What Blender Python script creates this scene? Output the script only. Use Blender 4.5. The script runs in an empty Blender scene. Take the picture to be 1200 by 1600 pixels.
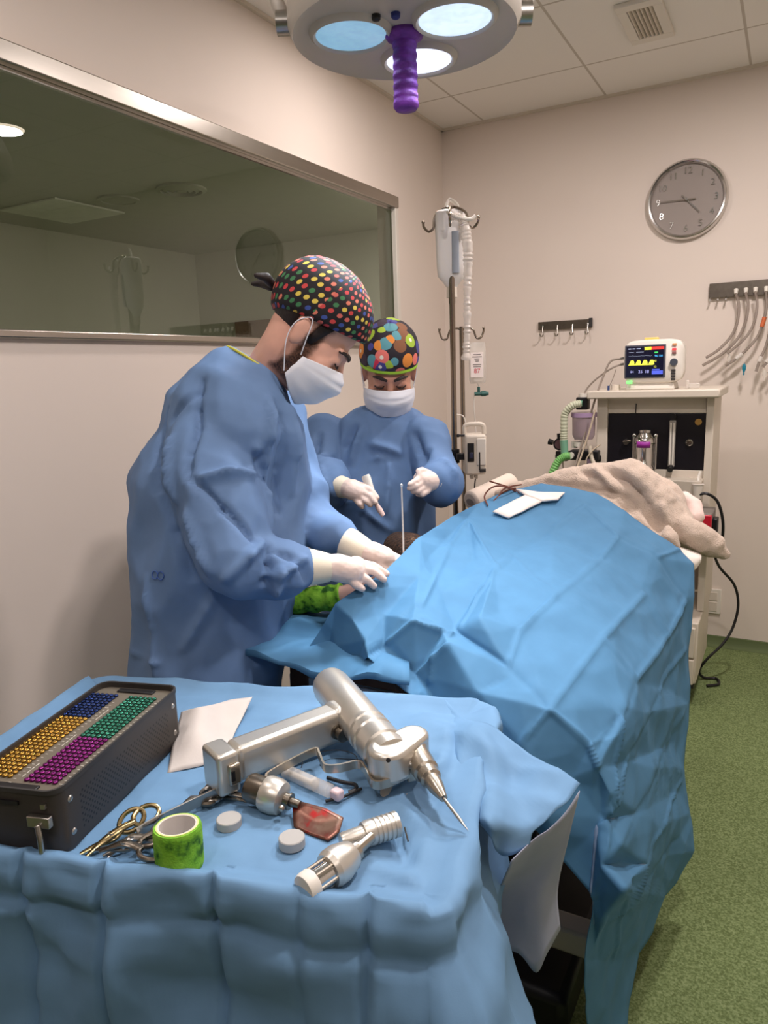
import bpy, bmesh, math, random
from mathutils import Vector as V, Matrix, Quaternion, noise

random.seed(7)
scene = bpy.context.scene
COL = scene.collection
pi = math.pi

# ------------------------------------------------------------------ camera
cam_data = bpy.data.cameras.new('camera')
cam = bpy.data.objects.new('camera', cam_data)
COL.objects.link(cam)
cr, cu, cb = V((0.875908, 0.481225, -0.034754)), V((-0.06187, 0.183467, 0.981077)), V((0.478495, -0.857183, 0.190474))
M = Matrix.Identity(4)
for i in range(3):
    M[i][0], M[i][1], M[i][2] = cr[i], cu[i], cb[i]
M.translation = V((1.75013, -3.9272, 1.45))
cam.matrix_world = M
cam_data.sensor_fit = 'VERTICAL'
cam_data.sensor_height = 36.0
cam_data.lens = 25.65
cam_data.clip_start = 0.02
scene.camera = cam

# ------------------------------------------------------------------ exposure, world
scene.view_settings.view_transform = 'Standard'
scene.view_settings.look = 'None'
scene.view_settings.gamma = 1.0
scene.view_settings.use_curve_mapping = False
scene.view_settings.exposure = 0.0
world = bpy.data.worlds.new('world')
scene.world = world
world.use_nodes = True
world.node_tree.nodes['Background'].inputs[0].default_value = (0.9, 0.85, 0.8, 1)
world.node_tree.nodes['Background'].inputs[1].default_value = 0.02

# ------------------------------------------------------------------ lights (ceiling downlights, added fill for the room beyond, surgical lamp beams)
WARM = (1.0, 0.90, 0.875)
NEIGHBOUR_FILL_WHITE = (1.0, 0.97, 0.88)
DOWNLIGHTS = [(1.786, -1.342), (0.6, -1.342), (1.9, -3.05), (0.55, -3.3), (1.3, -4.4), (2.4, -4.2), (-0.35, 1.2), (-2.6, -3.4)]  # last two are added out of sight to brighten the room beyond the window
DOWNLIGHT_POWER = [27, 9, 21, 5, 10, 4, 27, 22]
LAMP_AXIS = V((0.925, -2.275, 2.205))
LAMP_LENS_OFFSETS = [V((-0.100, -0.070, 0)), V((0.130, -0.010, 0)), V((-0.032, 0.142, 0))]
LAMP_POWER = [0.8, 2.3, 2.3]
def area_light(name, loc, size, power, color, target=None, spread=pi, shape='DISK'):
    d = bpy.data.lights.new(name, 'AREA')
    d.shape = shape
    d.size = size
    d.energy = power
    d.color = color
    d.spread = spread
    o = bpy.data.objects.new(name, d)
    COL.objects.link(o)
    o.location = loc
    if target is not None:
        o.rotation_euler = (V(target) - V(loc)).to_track_quat('-Z', 'Y').to_euler()
    return o
for (x, y), pw in zip(DOWNLIGHTS, DOWNLIGHT_POWER):
    area_light('downlight_lamp', (x, y, 2.70), 0.17, pw, WARM if x > 0 else NEIGHBOUR_FILL_WHITE)
for off, pw in zip(LAMP_LENS_OFFSETS, LAMP_POWER):
    area_light('surgical_lamp_beam', LAMP_AXIS + off + V((0, 0, -0.03)), 0.17, pw, (0.88, 0.95, 1.0),
               target=(1.10, -2.75, 0.9), spread=math.radians(75))

# ------------------------------------------------------------------ helpers
def lin(c):
    def f(u):
        u /= 255.0
        return u / 12.92 if u <= 0.04045 else ((u + 0.055) / 1.055) ** 2.4
    return (f(c[0]), f(c[1]), f(c[2]), 1.0)

class NT:
    def __init__(self, m):
        self.t = m.node_tree
        self.b = self.t.nodes['Principled BSDF']
    def n(self, kind, **kw):
        nd = self.t.nodes.new(kind)
        for k, v in kw.items():
            setattr(nd, k, v)
        return nd
    def l(self, a, b):
        self.t.links.new(a, b)
    def math(self, op, a, b=None):
        nd = self.n('ShaderNodeMath', operation=op)
        for i, x in enumerate((a, b)):
            if x is None:
                continue
            if isinstance(x, (int, float)):
                nd.inputs[i].default_value = x
            else:
                self.l(x, nd.inputs[i])
        return nd.outputs[0]
    def mix(self, fac, a, b):
        nd = self.n('ShaderNodeMix', data_type='RGBA')
        for s, x in ((0, fac), (6, a), (7, b)):
            if isinstance(x, (int, float, tuple)):
                nd.inputs[s].default_value = x
            else:
                self.l(x, nd.inputs[s])
        return nd.outputs[2]
    def noise(self, scale, detail=3.0, coord='Object', rough=0.55, stretch=None):
        tc = self.n('ShaderNodeTexCoord')
        out = tc.outputs[coord]
        if stretch:
            mp = self.n('ShaderNodeMapping')
            mp.inputs['Scale'].default_value = stretch
            self.l(out, mp.inputs[0])
            out = mp.outputs[0]
        nz = self.n('ShaderNodeTexNoise')
        nz.inputs['Scale'].default_value = scale
        nz.inputs['Detail'].default_value = detail
        nz.inputs['Roughness'].default_value = rough
        self.l(out, nz.inputs['Vector'])
        return nz.outputs[0]
    def ramp(self, fac, stops):
        r = self.n('ShaderNodeValToRGB')
        el = r.color_ramp.elements
        while len(el) < len(stops):
            el.new(0.5)
        for e, (p, c) in zip(el, stops):
            e.position = p
            e.color = c
        self.l(fac, r.inputs[0])
        return r.outputs[0]
    def bump(self, h, strength=0.3, dist=0.002):
        b = self.n('ShaderNodeBump')
        b.inputs['Strength'].default_value = strength
        b.inputs['Distance'].default_value = dist
        self.l(h, b.inputs['Height'])
        self.l(b.outputs[0], self.b.inputs['Normal'])

def mat(name, rgb, rough=0.5, metal=0.0, var=0.06, vscale=8.0, bump=0.0, bscale=300.0, bdist=0.001, emit=None, trans=0.0,
        alpha=1.0, sheen=0.0, coat=0.0, ior=1.45, stretch=None, spec=0.5):
    m = bpy.data.materials.new(name)
    m.use_nodes = True
    t = NT(m)
    c = lin(rgb)
    b = t.b
    if var > 0:
        dark = tuple(x * (1 - var) for x in c[:3]) + (1,)
        lite = tuple(min(1, x * (1 + var)) for x in c[:3]) + (1,)
        t.l(t.ramp(t.noise(vscale, stretch=stretch), [(0.3, dark), (0.7, lite)]), b.inputs['Base Color'])
    else:
        b.inputs['Base Color'].default_value = c
    b.inputs['Roughness'].default_value = rough
    b.inputs['Metallic'].default_value = metal
    b.inputs['IOR'].default_value = ior
    b.inputs['Specular IOR Level'].default_value = spec
    b.inputs['Transmission Weight'].default_value = trans
    b.inputs['Alpha'].default_value = alpha
    b.inputs['Sheen Weight'].default_value = sheen
    b.inputs['Coat Weight'].default_value = coat
    if emit:
        b.inputs['Emission Color'].default_value = lin(emit[0])
        b.inputs['Emission Strength'].default_value = emit[1]
    if bump > 0:
        t.bump(t.noise(bscale, 4.0), bump, bdist)
    m['nt'] = 1
    return m

def basis(z, x=None):
    z = V(z).normalized()
    if x is None:
        x = V((1, 0, 0)) if abs(z.x) < 0.9 else V((0, 1, 0))
    x = V(x)
    x = (x - z * x.dot(z)).normalized()
    y = z.cross(x)
    m = Matrix.Identity(3)
    for i in range(3):
        m[i][0], m[i][1], m[i][2] = x[i], y[i], z[i]
    return m

def spline(pts, n=8, closed=False):
    pts = [V(p) for p in pts]
    out = []
    N = len(pts)
    rng = N if closed else N - 1
    for i in range(rng):
        if closed:
            p0, p1, p2, p3 = pts[(i - 1) % N], pts[i], pts[(i + 1) % N], pts[(i + 2) % N]
        else:
            p1, p2 = pts[i], pts[i + 1]
            p0 = pts[i - 1] if i > 0 else p1 * 2 - p2
            p3 = pts[i + 2] if i + 2 < N else p2 * 2 - p1
        for k in range(n):
            t = k / n
            out.append(0.5 * ((2 * p1) + (p2 - p0) * t + (2 * p0 - 5 * p1 + 4 * p2 - p3) * t * t + (3 * p1 - p0 - 3 * p2 + p3) * t ** 3))
    if not closed:
        out.append(pts[-1])
    return out

class MB:
    """collects shapes into one bmesh"""
    def __init__(self):
        self.bm = bmesh.new()
        self.uvq = []
    def quadgrid(self, rows, closed_u=False, closed_v=False, cap=False, uv=None):
        bm = self.bm
        vs = [[bm.verts.new(p) for p in r] for r in rows]
        nr, nc = len(vs), len(vs[0])
        for i in range(nr if closed_v else nr - 1):
            for j in range(nc if closed_u else nc - 1):
                a, b = vs[i][j], vs[i][(j + 1) % nc]
                c, d = vs[(i + 1) % nr][(j + 1) % nc], vs[(i + 1) % nr][j]
                try:
                    f = bm.faces.new((a, b, c, d))
                    if uv:
                        L = bm.loops.layers.uv.verify()
                        for lp, (ii, jj) in zip(f.loops, ((i, j), (i, j + 1), (i + 1, j + 1), (i + 1, j))):
                            lp[L].uv = uv(ii, jj)
                except ValueError:
                    pass
        if cap:
            for r in (vs[0], vs[-1]):
                try:
                    bm.faces.new(r if r is vs[-1] else list(reversed(r)))
                except ValueError:
                    pass
        return vs
    def box(self, c, s, rot=None, taper=None):
        c = V(c)
        R = rot if rot is not None else Matrix.Identity(3)
        hx, hy, hz = s[0] / 2, s[1] / 2, s[2] / 2
        tp = taper or (1, 1)
        vs = []
        for z in (-1, 1):
            k = tp if z > 0 else (1, 1)
            for x, y in ((-1, -1), (1, -1), (1, 1), (-1, 1)):
                vs.append(self.bm.verts.new(c + R @ V((x * hx * k[0], y * hy * k[1], z * hz))))
        for f in ((3, 2, 1, 0), (4, 5, 6, 7), (0, 1, 5, 4), (1, 2, 6, 5), (2, 3, 7, 6), (3, 0, 4, 7)):
            self.bm.faces.new([vs[i] for i in f])
        return self
    def lathe(self, prof, origin=(0, 0, 0), axis=(0, 0, 1), seg=32, sx=1.0, sy=1.0, xdir=None, close=False):
        """prof: list of (radius, height)"""
        B = basis(axis, xdir)
        o = V(origin)
        rows = []
        for r, h in prof:
            rows.append([o + B @ V((max(r, 1e-5) * math.cos(2 * pi * k / seg) * sx, max(r, 1e-5) * math.sin(2 * pi * k / seg) * sy, h)) for k in range(seg)])
        self.quadgrid(rows, closed_u=True, closed_v=close, cap=not close)
        return self
    def cyl(self, p0, p1, r0, r1=None, seg=24):
        p0, p1 = V(p0), V(p1)
        d = p1 - p0
        self.lathe([(r0, 0), (r0 if r1 is None else r1, d.length)], p0, d, seg)
        return self
    def tube(self, pts, r, seg=10, closed=False, flat=None, up=None, caps=True):
        """sweep; r float or list; flat=(a,b) multipliers"""
        pts = [V(p) for p in pts]
        N = len(pts)
        rows = []
        t0 = None
        X = None
        for i, p in enumerate(pts):
            if closed:
                t = (pts[(i + 1) % N] - pts[i - 1])
            else:
                t = (pts[min(i + 1, N - 1)] - pts[max(i - 1, 0)])
            if t.length < 1e-9:
                t = V((0, 0, 1))
            t.normalize()
            if X is None:
                u = V(up) if up is not None else (V((0, 0, 1)) if abs(t.z) < 0.9 else V((1, 0, 0)))
                X = (u - t * u.dot(t)).normalized()
            else:
                X = (X - t * X.dot(t))
                if X.length < 1e-6:
                    X = V((1, 0, 0))
                X.normalize()
            Y = t.cross(X)
            rr = r[i] if isinstance(r, (list, tuple)) else r
            fa, fb = flat if flat else (1, 1)
            rows.append([p + X * (rr * fa * math.cos(2 * pi * k / seg)) + Y * (rr * fb * math.sin(2 * pi * k / seg)) for k in range(seg)])
        self.quadgrid(rows, closed_u=True, closed_v=closed, cap=(caps and not closed))
        return self
    def ribbon(self, pts, width_dir, w, th):
        """flat strip of width w along width_dir, thickness th"""
        wd = V(width_dir).normalized()
        pts = [V(p) for p in pts]
        rows = []
        for i, p in enumerate(pts):
            t = (pts[min(i + 1, len(pts) - 1)] - pts[max(i - 1, 0)]).normalized()
            nrm = t.cross(wd).normalized()
            rows.append([p + wd * w / 2 + nrm * th / 2, p - wd * w / 2 + nrm * th / 2, p - wd * w / 2 - nrm * th / 2, p + wd * w / 2 - nrm * th / 2])
        self.quadgrid(rows, closed_u=True, cap=True)
        return self
    def ell(self, c, r, rot=None, seg=20, rings=12):
        c = V(c)
        R = rot if rot is not None else Matrix.Identity(3)
        rows = []
        for i in range(rings + 1):
            a = -pi / 2 + pi * i / rings
            ca, sa = max(math.cos(a), 1e-4), math.sin(a)
            rows.append([c + R @ V((r[0] * ca * math.cos(2 * pi * k / seg), r[1] * ca * math.sin(2 * pi * k / seg), r[2] * sa)) for k in range(seg)])
        self.quadgrid(rows, closed_u=True, cap=True)
        return self
    def prism(self, poly, origin, xa, ya, depth):
        """poly in (x,y) of plane xa,ya; extruded along xa x ya by depth"""
        o, xa, ya = V(origin), V(xa).normalized(), V(ya).normalized()
        n = xa.cross(ya)
        a = [self.bm.verts.new(o + xa * x + ya * y) for x, y in poly]
        b = [self.bm.verts.new(o + xa * x + ya * y + n * depth) for x, y in poly]
        k = len(poly)
        self.bm.faces.new(list(reversed(a)))
        self.bm.faces.new(b)
        for i in range(k):
            self.bm.faces.new((a[i], a[(i + 1) % k], b[(i + 1) % k], b[i]))
        return self
    def capsules(self, pts, radii, seg=14):
        """chain of overlapping tapered capsules (for voxel union)"""
        pts = [V(p) for p in pts]
        for p, r in zip(pts, radii):
            self.ell(p, (r, r, r), seg=seg, rings=8)
        for (p, q), (r, s) in zip(zip(pts, pts[1:]), zip(radii, radii[1:])):
            if (q - p).length > 1e-5:
                self.cyl(p, q, r, s, seg)
        return self
    def loft(self, rings, seg=28):
        """rings: (center, right, fwd, a, b) ellipses, optional 6th superellipse power"""
        rows = []
        for rg in rings:
            c, x, y, a, b = rg[:5]
            pw = rg[5] if len(rg) > 5 else 2.0
            row = []
            for k in range(seg):
                th = 2 * pi * k / seg
                cs, sn = math.cos(th), math.sin(th)
                cx = math.copysign(abs(cs) ** (2 / pw), cs)
                sy = math.copysign(abs(sn) ** (2 / pw), sn)
                row.append(V(c) + V(x) * a * cx + V(y) * b * sy)
            rows.append(row)
        self.quadgrid(rows, closed_u=True, cap=True)
        return self
    def mesh(self, name):
        bmesh.ops.recalc_face_normals(self.bm, faces=self.bm.faces)
        me = bpy.data.meshes.new(name)
        self.bm.to_mesh(me)
        self.bm.free()
        return me
    def build(self, name, material, parent=None, smooth=True, bevel=0.0, origin=None, solid=0.0, sub=0, angle=35, solid_off=-1, bseg=2):
        me = self.mesh(name)
        return link(me, name, material, parent, smooth, bevel, origin, solid, sub, angle, solid_off, bseg)

def link(me, name, material, parent=None, smooth=True, bevel=0.0, origin=None, solid=0.0, sub=0, angle=35, solid_off=-1, bseg=2):
    o = bpy.data.objects.new(name, me)
    COL.objects.link(o)
    mats = material if isinstance(material, (list, tuple)) else [material]
    for m in mats:
        me.materials.append(m)
    if parent is not None:
        base = WL.get(parent.name)
        if base is not None:
            me.transform(Matrix.Translation(-base))
            WL[o.name] = base
        o.parent = parent
    elif origin is not None:
        og = V(origin)
        if og.length > 0:
            me.transform(Matrix.Translation(-og))
            o.location = og
        WL[o.name] = og
    else:
        xs = [v.co for v in me.vertices]
        lo = V((min(p.x for p in xs), min(p.y for p in xs), min(p.z for p in xs)))
        hi = V((max(p.x for p in xs), max(p.y for p in xs), max(p.z for p in xs)))
        og = V(((lo.x + hi.x) / 2, (lo.y + hi.y) / 2, lo.z))
        me.transform(Matrix.Translation(-og))
        o.location = og
        WL[o.name] = og
    if solid:
        md = o.modifiers.new('solid', 'SOLIDIFY')
        md.thickness = solid
        md.offset = solid_off
    if bevel:
        md = o.modifiers.new('bevel', 'BEVEL')
        md.width = bevel
        md.segments = bseg
        md.limit_method = 'ANGLE'
        md.angle_limit = math.radians(40)
    if sub:
        md = o.modifiers.new('sub', 'SUBSURF')
        md.levels = sub
        md.render_levels = sub
    if smooth:
        for p in me.polygons:
            p.use_smooth = True
        if angle < 180:
            try:
                me.set_sharp_from_angle(angle=math.radians(angle))
            except Exception:
                pass
    return o

WL = {}          # base point of each thing: parts are written in world coordinates and stored relative to it
def tag(o, label=None, cat=None, group=None, kind=None):
    if label: o['label'] = label
    if cat: o['category'] = cat
    if group: o['group'] = group
    if kind: o['kind'] = kind
    return o
def thing(name, loc, label, cat, group=None, rz=None):
    o = bpy.data.objects.new(name, None)
    o.empty_display_size = 0.05
    COL.objects.link(o)
    o.location = loc
    if rz is None:
        WL[o.name] = V(loc)
    else:
        o.rotation_euler = (0, 0, rz)
    return tag(o, label, cat, group)
def struct(o):
    o['kind'] = 'structure'
    return o
def copy_tree(o, parent=None):
    c = o.copy()
    COL.objects.link(c)
    if parent is not None:
        c.parent = parent
    for ch in list(o.children):
        copy_tree(ch, c)
    return c
def remesh(mb, voxel, smooth_it=6, factor=0.5):
    me = mb.mesh('tmp')
    o = bpy.data.objects.new('tmp', me)
    COL.objects.link(o)
    md = o.modifiers.new('r', 'REMESH')
    md.mode = 'VOXEL'
    md.voxel_size = voxel
    if smooth_it:
        s = o.modifiers.new('s', 'SMOOTH')
        s.factor = factor
        s.iterations = smooth_it
    dg = bpy.context.evaluated_depsgraph_get()
    dg.update()
    out = bpy.data.meshes.new_from_object(o.evaluated_get(dg))
    bpy.data.objects.remove(o)
    bpy.data.meshes.remove(me)
    return out
def vnormals(me):
    me.update()
    return [V(n.vector) for n in me.vertex_normals]
def displace(me, fn):
    ns = vnormals(me)
    for v, n in zip(me.vertices, ns):
        v.co += n * fn(v.co, n)
    me.update()
def smooth_mesh(me, it=2, f=0.5):
    bm = bmesh.new()
    bm.from_mesh(me)
    for _ in range(it):
        bmesh.ops.smooth_vert(bm, verts=bm.verts, factor=f, use_axis_x=True, use_axis_y=True, use_axis_z=True)
    bm.to_mesh(me)
    bm.free()
def crumple(p, sc, amp, seed=0.0, st=(1, 1, 1), warp=0.3):
    q = V((p.x * st[0], p.y * st[1], p.z * st[2])) * sc + V((seed, seed * 0.7, seed * 1.3))
    q = q + V((noise.noise(p * 7), noise.noise(p * 7 + V((5, 0, 0))), noise.noise(p * 7 + V((0, 5, 0))))) * warp
    return amp * (noise.voronoi(q)[0][0] - 0.45)
def segdist(p, a, b):
    d = b - a
    L2 = d.length_squared
    t = 0 if L2 < 1e-12 else max(0, min(1, (p - a).dot(d) / L2))
    return (p - a - d * t).length, t
def crease_fn(segs):
    """segs: (a, b, width, depth): a ridge (+) or valley (-) along a-b"""
    S = [(V(a), V(b), w, h) for a, b, w, h in segs]
    def f(p):
        s = 0
        for a, b, w, h in S:
            d, t = segdist(p, a, b)
            if d < w * 2.2:
                e = math.exp(-(d / w) ** 2) * (0.35 + 0.65 * math.sin(pi * min(1, max(0, 0.1 + t * 0.8))))
                s += h * e
        return s
    return f
def ridged(p, sc, st=(1, 1, 1)):
    q = V((p.x * st[0], p.y * st[1], p.z * st[2])) * sc
    return 1 - abs(noise.noise(q)) * 2

# ------------------------------------------------------------------ materials
def make_wall_mat(name, rgb):
    m = mat(name, rgb, rough=0.75, var=0.02, vscale=1.5, bump=0.08, bscale=120)
    return m
M_wall = make_wall_mat('wall_paint', (226, 214, 204))
M_wall2 = make_wall_mat('neighbour_wall_paint', (205, 203, 192))
M_ceil2 = mat('neighbour_ceiling_paint', (190, 190, 178), rough=0.8, var=0.02)
def make_ceiling():
    m = mat('ceiling_tile', (240, 236, 231), rough=0.85, var=0.0, bump=0.15, bscale=200)
    t = NT(m)
    tc = t.n('ShaderNodeNewGeometry')
    sp = t.n('ShaderNodeSeparateXYZ')
    t.l(tc.outputs['Position'], sp.inputs[0])
    masks = []
    for out, off, per in ((0, 0.245, 0.63), (1, -0.433, 0.63)):
        a = t.math('SUBTRACT', sp.outputs[out], off)
        a = t.math('DIVIDE', a, per)
        a = t.math('ADD', a, 20.5)
        a = t.math('FRACT', a)
        a = t.math('SUBTRACT', a, 0.5)
        a = t.math('ABSOLUTE', a)
        masks.append(t.math('LESS_THAN', a, 0.0085))
    k = t.math('MAXIMUM', masks[0], masks[1])
    t.l(t.mix(k, lin((240, 236, 231)), lin((198, 190, 180))), t.b.inputs['Base Color'])
    return m
M_ceil = make_ceiling()
def make_floor():
    m = mat('green_vinyl', (101, 134, 88), rough=0.75, var=0.0, spec=0.15)
    t = NT(m)
    n1 = t.noise(170, 2.0)
    n2 = t.noise(2.5, 3.0)
    c1 = t.ramp(n1, [(0.36, lin((96, 110, 68))), (0.52, lin((120, 137, 90))), (0.68, lin((142, 157, 111)))])
    c2 = t.ramp(n2, [(0.3, (0.86, 0.86, 0.86, 1)), (0.7, (1, 1, 1, 1))])
    mx = t.n('ShaderNodeMix', data_type='RGBA', blend_type='MULTIPLY')
    mx.inputs[0].default_value = 1
    t.l(c1, mx.inputs[6])
    t.l(c2, mx.inputs[7])
    t.l(mx.outputs[2], t.b.inputs['Base Color'])
    t.bump(n1, 0.25, 0.001)
    return m
M_floor = make_floor()
M_cove = mat('green_cove', (98, 112, 74), rough=0.7)
M_alu = mat('brushed_aluminium', (190, 184, 176), rough=0.28, metal=1.0, var=0.04, vscale=40, stretch=(1, 0.03, 1))
M_chrome = mat('chrome', (205, 203, 200), rough=0.12, metal=1.0, var=0.0)
M_steel = mat('surgical_steel', (176, 172, 166), rough=0.3, metal=1.0, var=0.08, vscale=30)
M_steel_dark = mat('dark_steel', (120, 112, 102), rough=0.33, metal=1.0, var=0.12, vscale=40)
M_white = mat('white_plastic', (226, 220, 210), rough=0.45, var=0.02)
M_cream = mat('cream_enamel', (214, 204, 190), rough=0.45, var=0.02)
M_black = mat('black_plastic', (22, 21, 24), rough=0.4, var=0.1)
M_blackpanel = mat('black_panel', (20, 17, 24), rough=0.35, var=0.15)
M_dark = mat('charcoal', (52, 50, 50), rough=0.5)
def make_glass():
    m = bpy.data.materials.new('window_glass')
    m.use_nodes = True
    t = m.node_tree
    for nd in list(t.nodes):
        t.nodes.remove(nd)
    out = t.nodes.new('ShaderNodeOutputMaterial')
    mx = t.nodes.new('ShaderNodeMixShader')
    tr = t.nodes.new('ShaderNodeBsdfTransparent')
    tr.inputs[0].default_value = (0.80, 0.83, 0.78, 1)
    gl = t.nodes.new('ShaderNodeBsdfGlossy')
    gl.inputs['Roughness'].default_value = 0.0
    gl.inputs[0].default_value = (0.95, 1.0, 0.95, 1)
    fr = t.nodes.new('ShaderNodeFresnel')
    fr.inputs[0].default_value = 1.75
    t.links.new(fr.outputs[0], mx.inputs[0])
    t.links.new(tr.outputs[0], mx.inputs[1])
    t.links.new(gl.outputs[0], mx.inputs[2])
    t.links.new(mx.outputs[0], out.inputs[0])
    return m
M_glass = make_glass()

# ------------------------------------------------------------------ the room
RX0, RX1, RY0, RY1, RZ = 0.0, 3.3, -5.6, 0.0, 2.72
def wallbox(name, x0, x1, y0, y1, z0, z1, m):
    b = MB()
    b.box(((x0 + x1) / 2, (y0 + y1) / 2, (z0 + z1) / 2), (x1 - x0, y1 - y0, z1 - z0))
    return struct(b.build(name, m, smooth=False))
wallbox('floor', -4.0, RX1 + 0.1, RY0 - 0.1, 2.4, -0.08, 0.0, M_floor)
wallbox('ceiling', -0.06, RX1 + 0.1, RY0 - 0.1, 0.1, RZ, RZ + 0.08, M_ceil)
wallbox('wall_back', -0.06, RX1 + 0.1, 0.0, 0.1, 0, RZ, M_wall)
wallbox('wall_right', RX1, RX1 + 0.1, RY0, 0.0, 0, RZ, M_wall)
wallbox('wall_front', -0.06, RX1 + 0.1, RY0 - 0.1, RY0, 0, RZ, mat('unseen_wall_darkened', (104, 100, 98), rough=0.8, var=0.02))  # unseen wall, colour darkened to cut light bounced from behind the camera
# left wall with the viewing window cut out
WY0, WY1, WZ0, WZ1 = -3.7, -0.575, 1.572, 2.26
b = MB()
for y0, y1, z0, z1 in ((RY0, 0, 0, WZ0), (RY0, 0, WZ1, RZ), (RY0, WY0, WZ0, WZ1), (WY1, 0, WZ0, WZ1)):
    b.box((-0.05, (y0 + y1) / 2, (z0 + z1) / 2), (0.1, y1 - y0, z1 - z0))
struct(b.build('wall_left', M_wall, smooth=False))
win = thing('window_1', (0, (WY0 + WY1) / 2, WZ0), 'wide interior viewing window with thin metal frame in left wall', 'window')
struct(win)
b = MB()
b.box((0.008, (WY0 + WY1) / 2, WZ1 - 0.012), (0.03, WY1 - WY0, 0.052))
b.box((0.006, (WY0 + WY1) / 2, WZ0 + 0.002), (0.03, WY1 - WY0, 0.022))
b.build('top_and_bottom_rail', M_alu, win, bevel=0.004)
b = MB()
b.box((0.004, WY1 - 0.012, (WZ0 + WZ1) / 2), (0.025, 0.03, WZ1 - WZ0))
b.box((0.004, WY0 + 0.012, (WZ0 + WZ1) / 2), (0.025, 0.03, WZ1 - WZ0))
b.build('side_rail', M_white, win, bevel=0.003)
b = MB()
b.box((-0.012, (WY0 + WY1) / 2, WZ1 - 0.042), (0.012, WY1 - WY0, 0.012))
b.build('glazing_bead', M_chrome, win)
b = MB()
vs = [b.bm.verts.new(p) for p in ((-0.012, WY0, WZ0), (-0.012, WY1, WZ0), (-0.012, WY1, WZ1), (-0.012, WY0, WZ1))]
b.bm.faces.new(vs)
b.build('glass_pane', M_glass, win, smooth=False)
# cove skirting where the vinyl turns up the wall
b = MB()
prof = [(0.0, 0.012), (0.03, 0.004), (0.012, 0.022), (0.006, 0.045), (0.0, 0.045)]
for (p0, p1, inward) in (((RX0, -0.001), (RX1, -0.001), V((0, -1, 0))), ):
    rows = []
    for x in (RX0, RX1):
        rows.append([V((x, -0.001 - d, z)) for d, z in ((0.035, 0.001), (0.015, 0.008), (0.008, 0.02), (0.007, 0.05), (0.0, 0.052))])
    b.quadgrid(rows)
struct(b.build('baseboard_back', M_cove))
b = MB()
b.quadgrid([[V((0.001 + d, y, z)) for d, z in ((0.035, 0.001), (0.015, 0.008), (0.008, 0.02), (0.007, 0.05), (0.0, 0.052))] for y in (RY0, RY1)])
struct(b.build('baseboard_left', M_cove))
# ceiling edge trim
b = MB()
b.box((RX1 / 2, -0.008, RZ - 0.006), (RX1, 0.016, 0.012))
struct(b.build('trim_1', M_cream, smooth=False))
b = MB()
b.box((0.008, RY0 / 2, RZ - 0.006), (0.016, -RY0, 0.012))
struct(b.build('trim_2', M_cream, smooth=False))
# the dim room behind the window
wallbox('wall_beyond_left', -3.98, -3.88, RY0, 2.34, 0, RZ, M_wall2)
wallbox('wall_beyond_back', -3.98, 0.0, 2.24, 2.34, 0, RZ, M_wall2)
wallbox('wall_beyond_front', -3.98, -0.1, RY0 - 0.1, RY0, 0, RZ, M_wall2)
wallbox('wall_beyond_right', -0.1, 0.0, 0.1, 2.24, 0, RZ, M_wall2)
wallbox('ceiling_beyond', -3.98, -0.06, RY0 - 0.1, 2.34, RZ + 0.001, RZ + 0.08, M_ceil2)
dr = thing('door_1', (-2.95, 2.23, 0), 'brown wooden door on far wall of the dim room beyond the window', 'door')
struct(dr)
M_brown = mat('brown_wood', (128, 98, 78), rough=0.5, vscale=4, var=0.15)
b = MB(); b.box((-2.95, 2.225, 1.0), (0.86, 0.03, 2.0)); b.build('door_panel', M_brown, dr, bevel=0.004)
b = MB(); b.cyl((-2.6, 2.2, 1.02), (-2.6, 2.16, 1.02), 0.01).cyl((-2.6, 2.165, 1.02), (-2.7, 2.165, 1.02), 0.009); b.build('door_handle', M_chrome, dr)


# ------------------------------------------------------------------ text and small helpers
def text_mesh(txt, size, origin, xdir, ydir, extrude=0.0006, align='CENTER'):
    cu = bpy.data.curves.new('txt', 'FONT')
    cu.body = txt
    cu.size = size
    cu.extrude = extrude
    cu.align_x = align
    cu.align_y = 'CENTER'
    o = bpy.data.objects.new('txt', cu)
    COL.objects.link(o)
    dg = bpy.context.evaluated_depsgraph_get()
    dg.update()
    me = bpy.data.meshes.new_from_object(o.evaluated_get(dg))
    bpy.data.objects.remove(o)
    bpy.data.curves.remove(cu)
    x, y = V(xdir).normalized(), V(ydir).normalized()
    z = x.cross(y)
    T = Matrix.Identity(4)
    for i in range(3):
        T[i][0], T[i][1], T[i][2], T[i][3] = x[i], y[i], z[i], origin[i]
    me.transform(T)
    return me
def add_mesh(mb, me):
    mb.bm.from_mesh(me)
    bpy.data.meshes.remove(me)
def text_part(name, txts, material, parent):
    b = MB()
    for t in txts:
        add_mesh(b, text_mesh(*t[:5], **(t[5] if len(t) > 5 else {})))
    return b.build(name, material, parent, smooth=False)
XR, ZU = V((1, 0, 0)), V((0, 0, 1))
M_clear = mat('clear_plastic', (232, 226, 218), rough=0.15, var=0.0, trans=0.0, alpha=0.42, spec=0.6)
M_milky = mat('milky_plastic', (235, 228, 220), rough=0.3, var=0.0, alpha=0.8)
M_frost = mat('frosted_sleeve', (232, 224, 216), rough=0.3, var=0.05, vscale=30, alpha=0.6)
M_tube = mat('tubing', (150, 136, 126), rough=0.25, var=0.0, alpha=0.6)
M_teal = mat('teal_plastic', (20, 125, 150), rough=0.4)
M_tealdark = mat('dark_teal_plastic', (60, 104, 98), rough=0.4)
M_orange = mat('orange_print', (205, 105, 60), rough=0.5, var=0)
M_greenp = mat('green_plastic', (70, 150, 100), rough=0.4)

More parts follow.
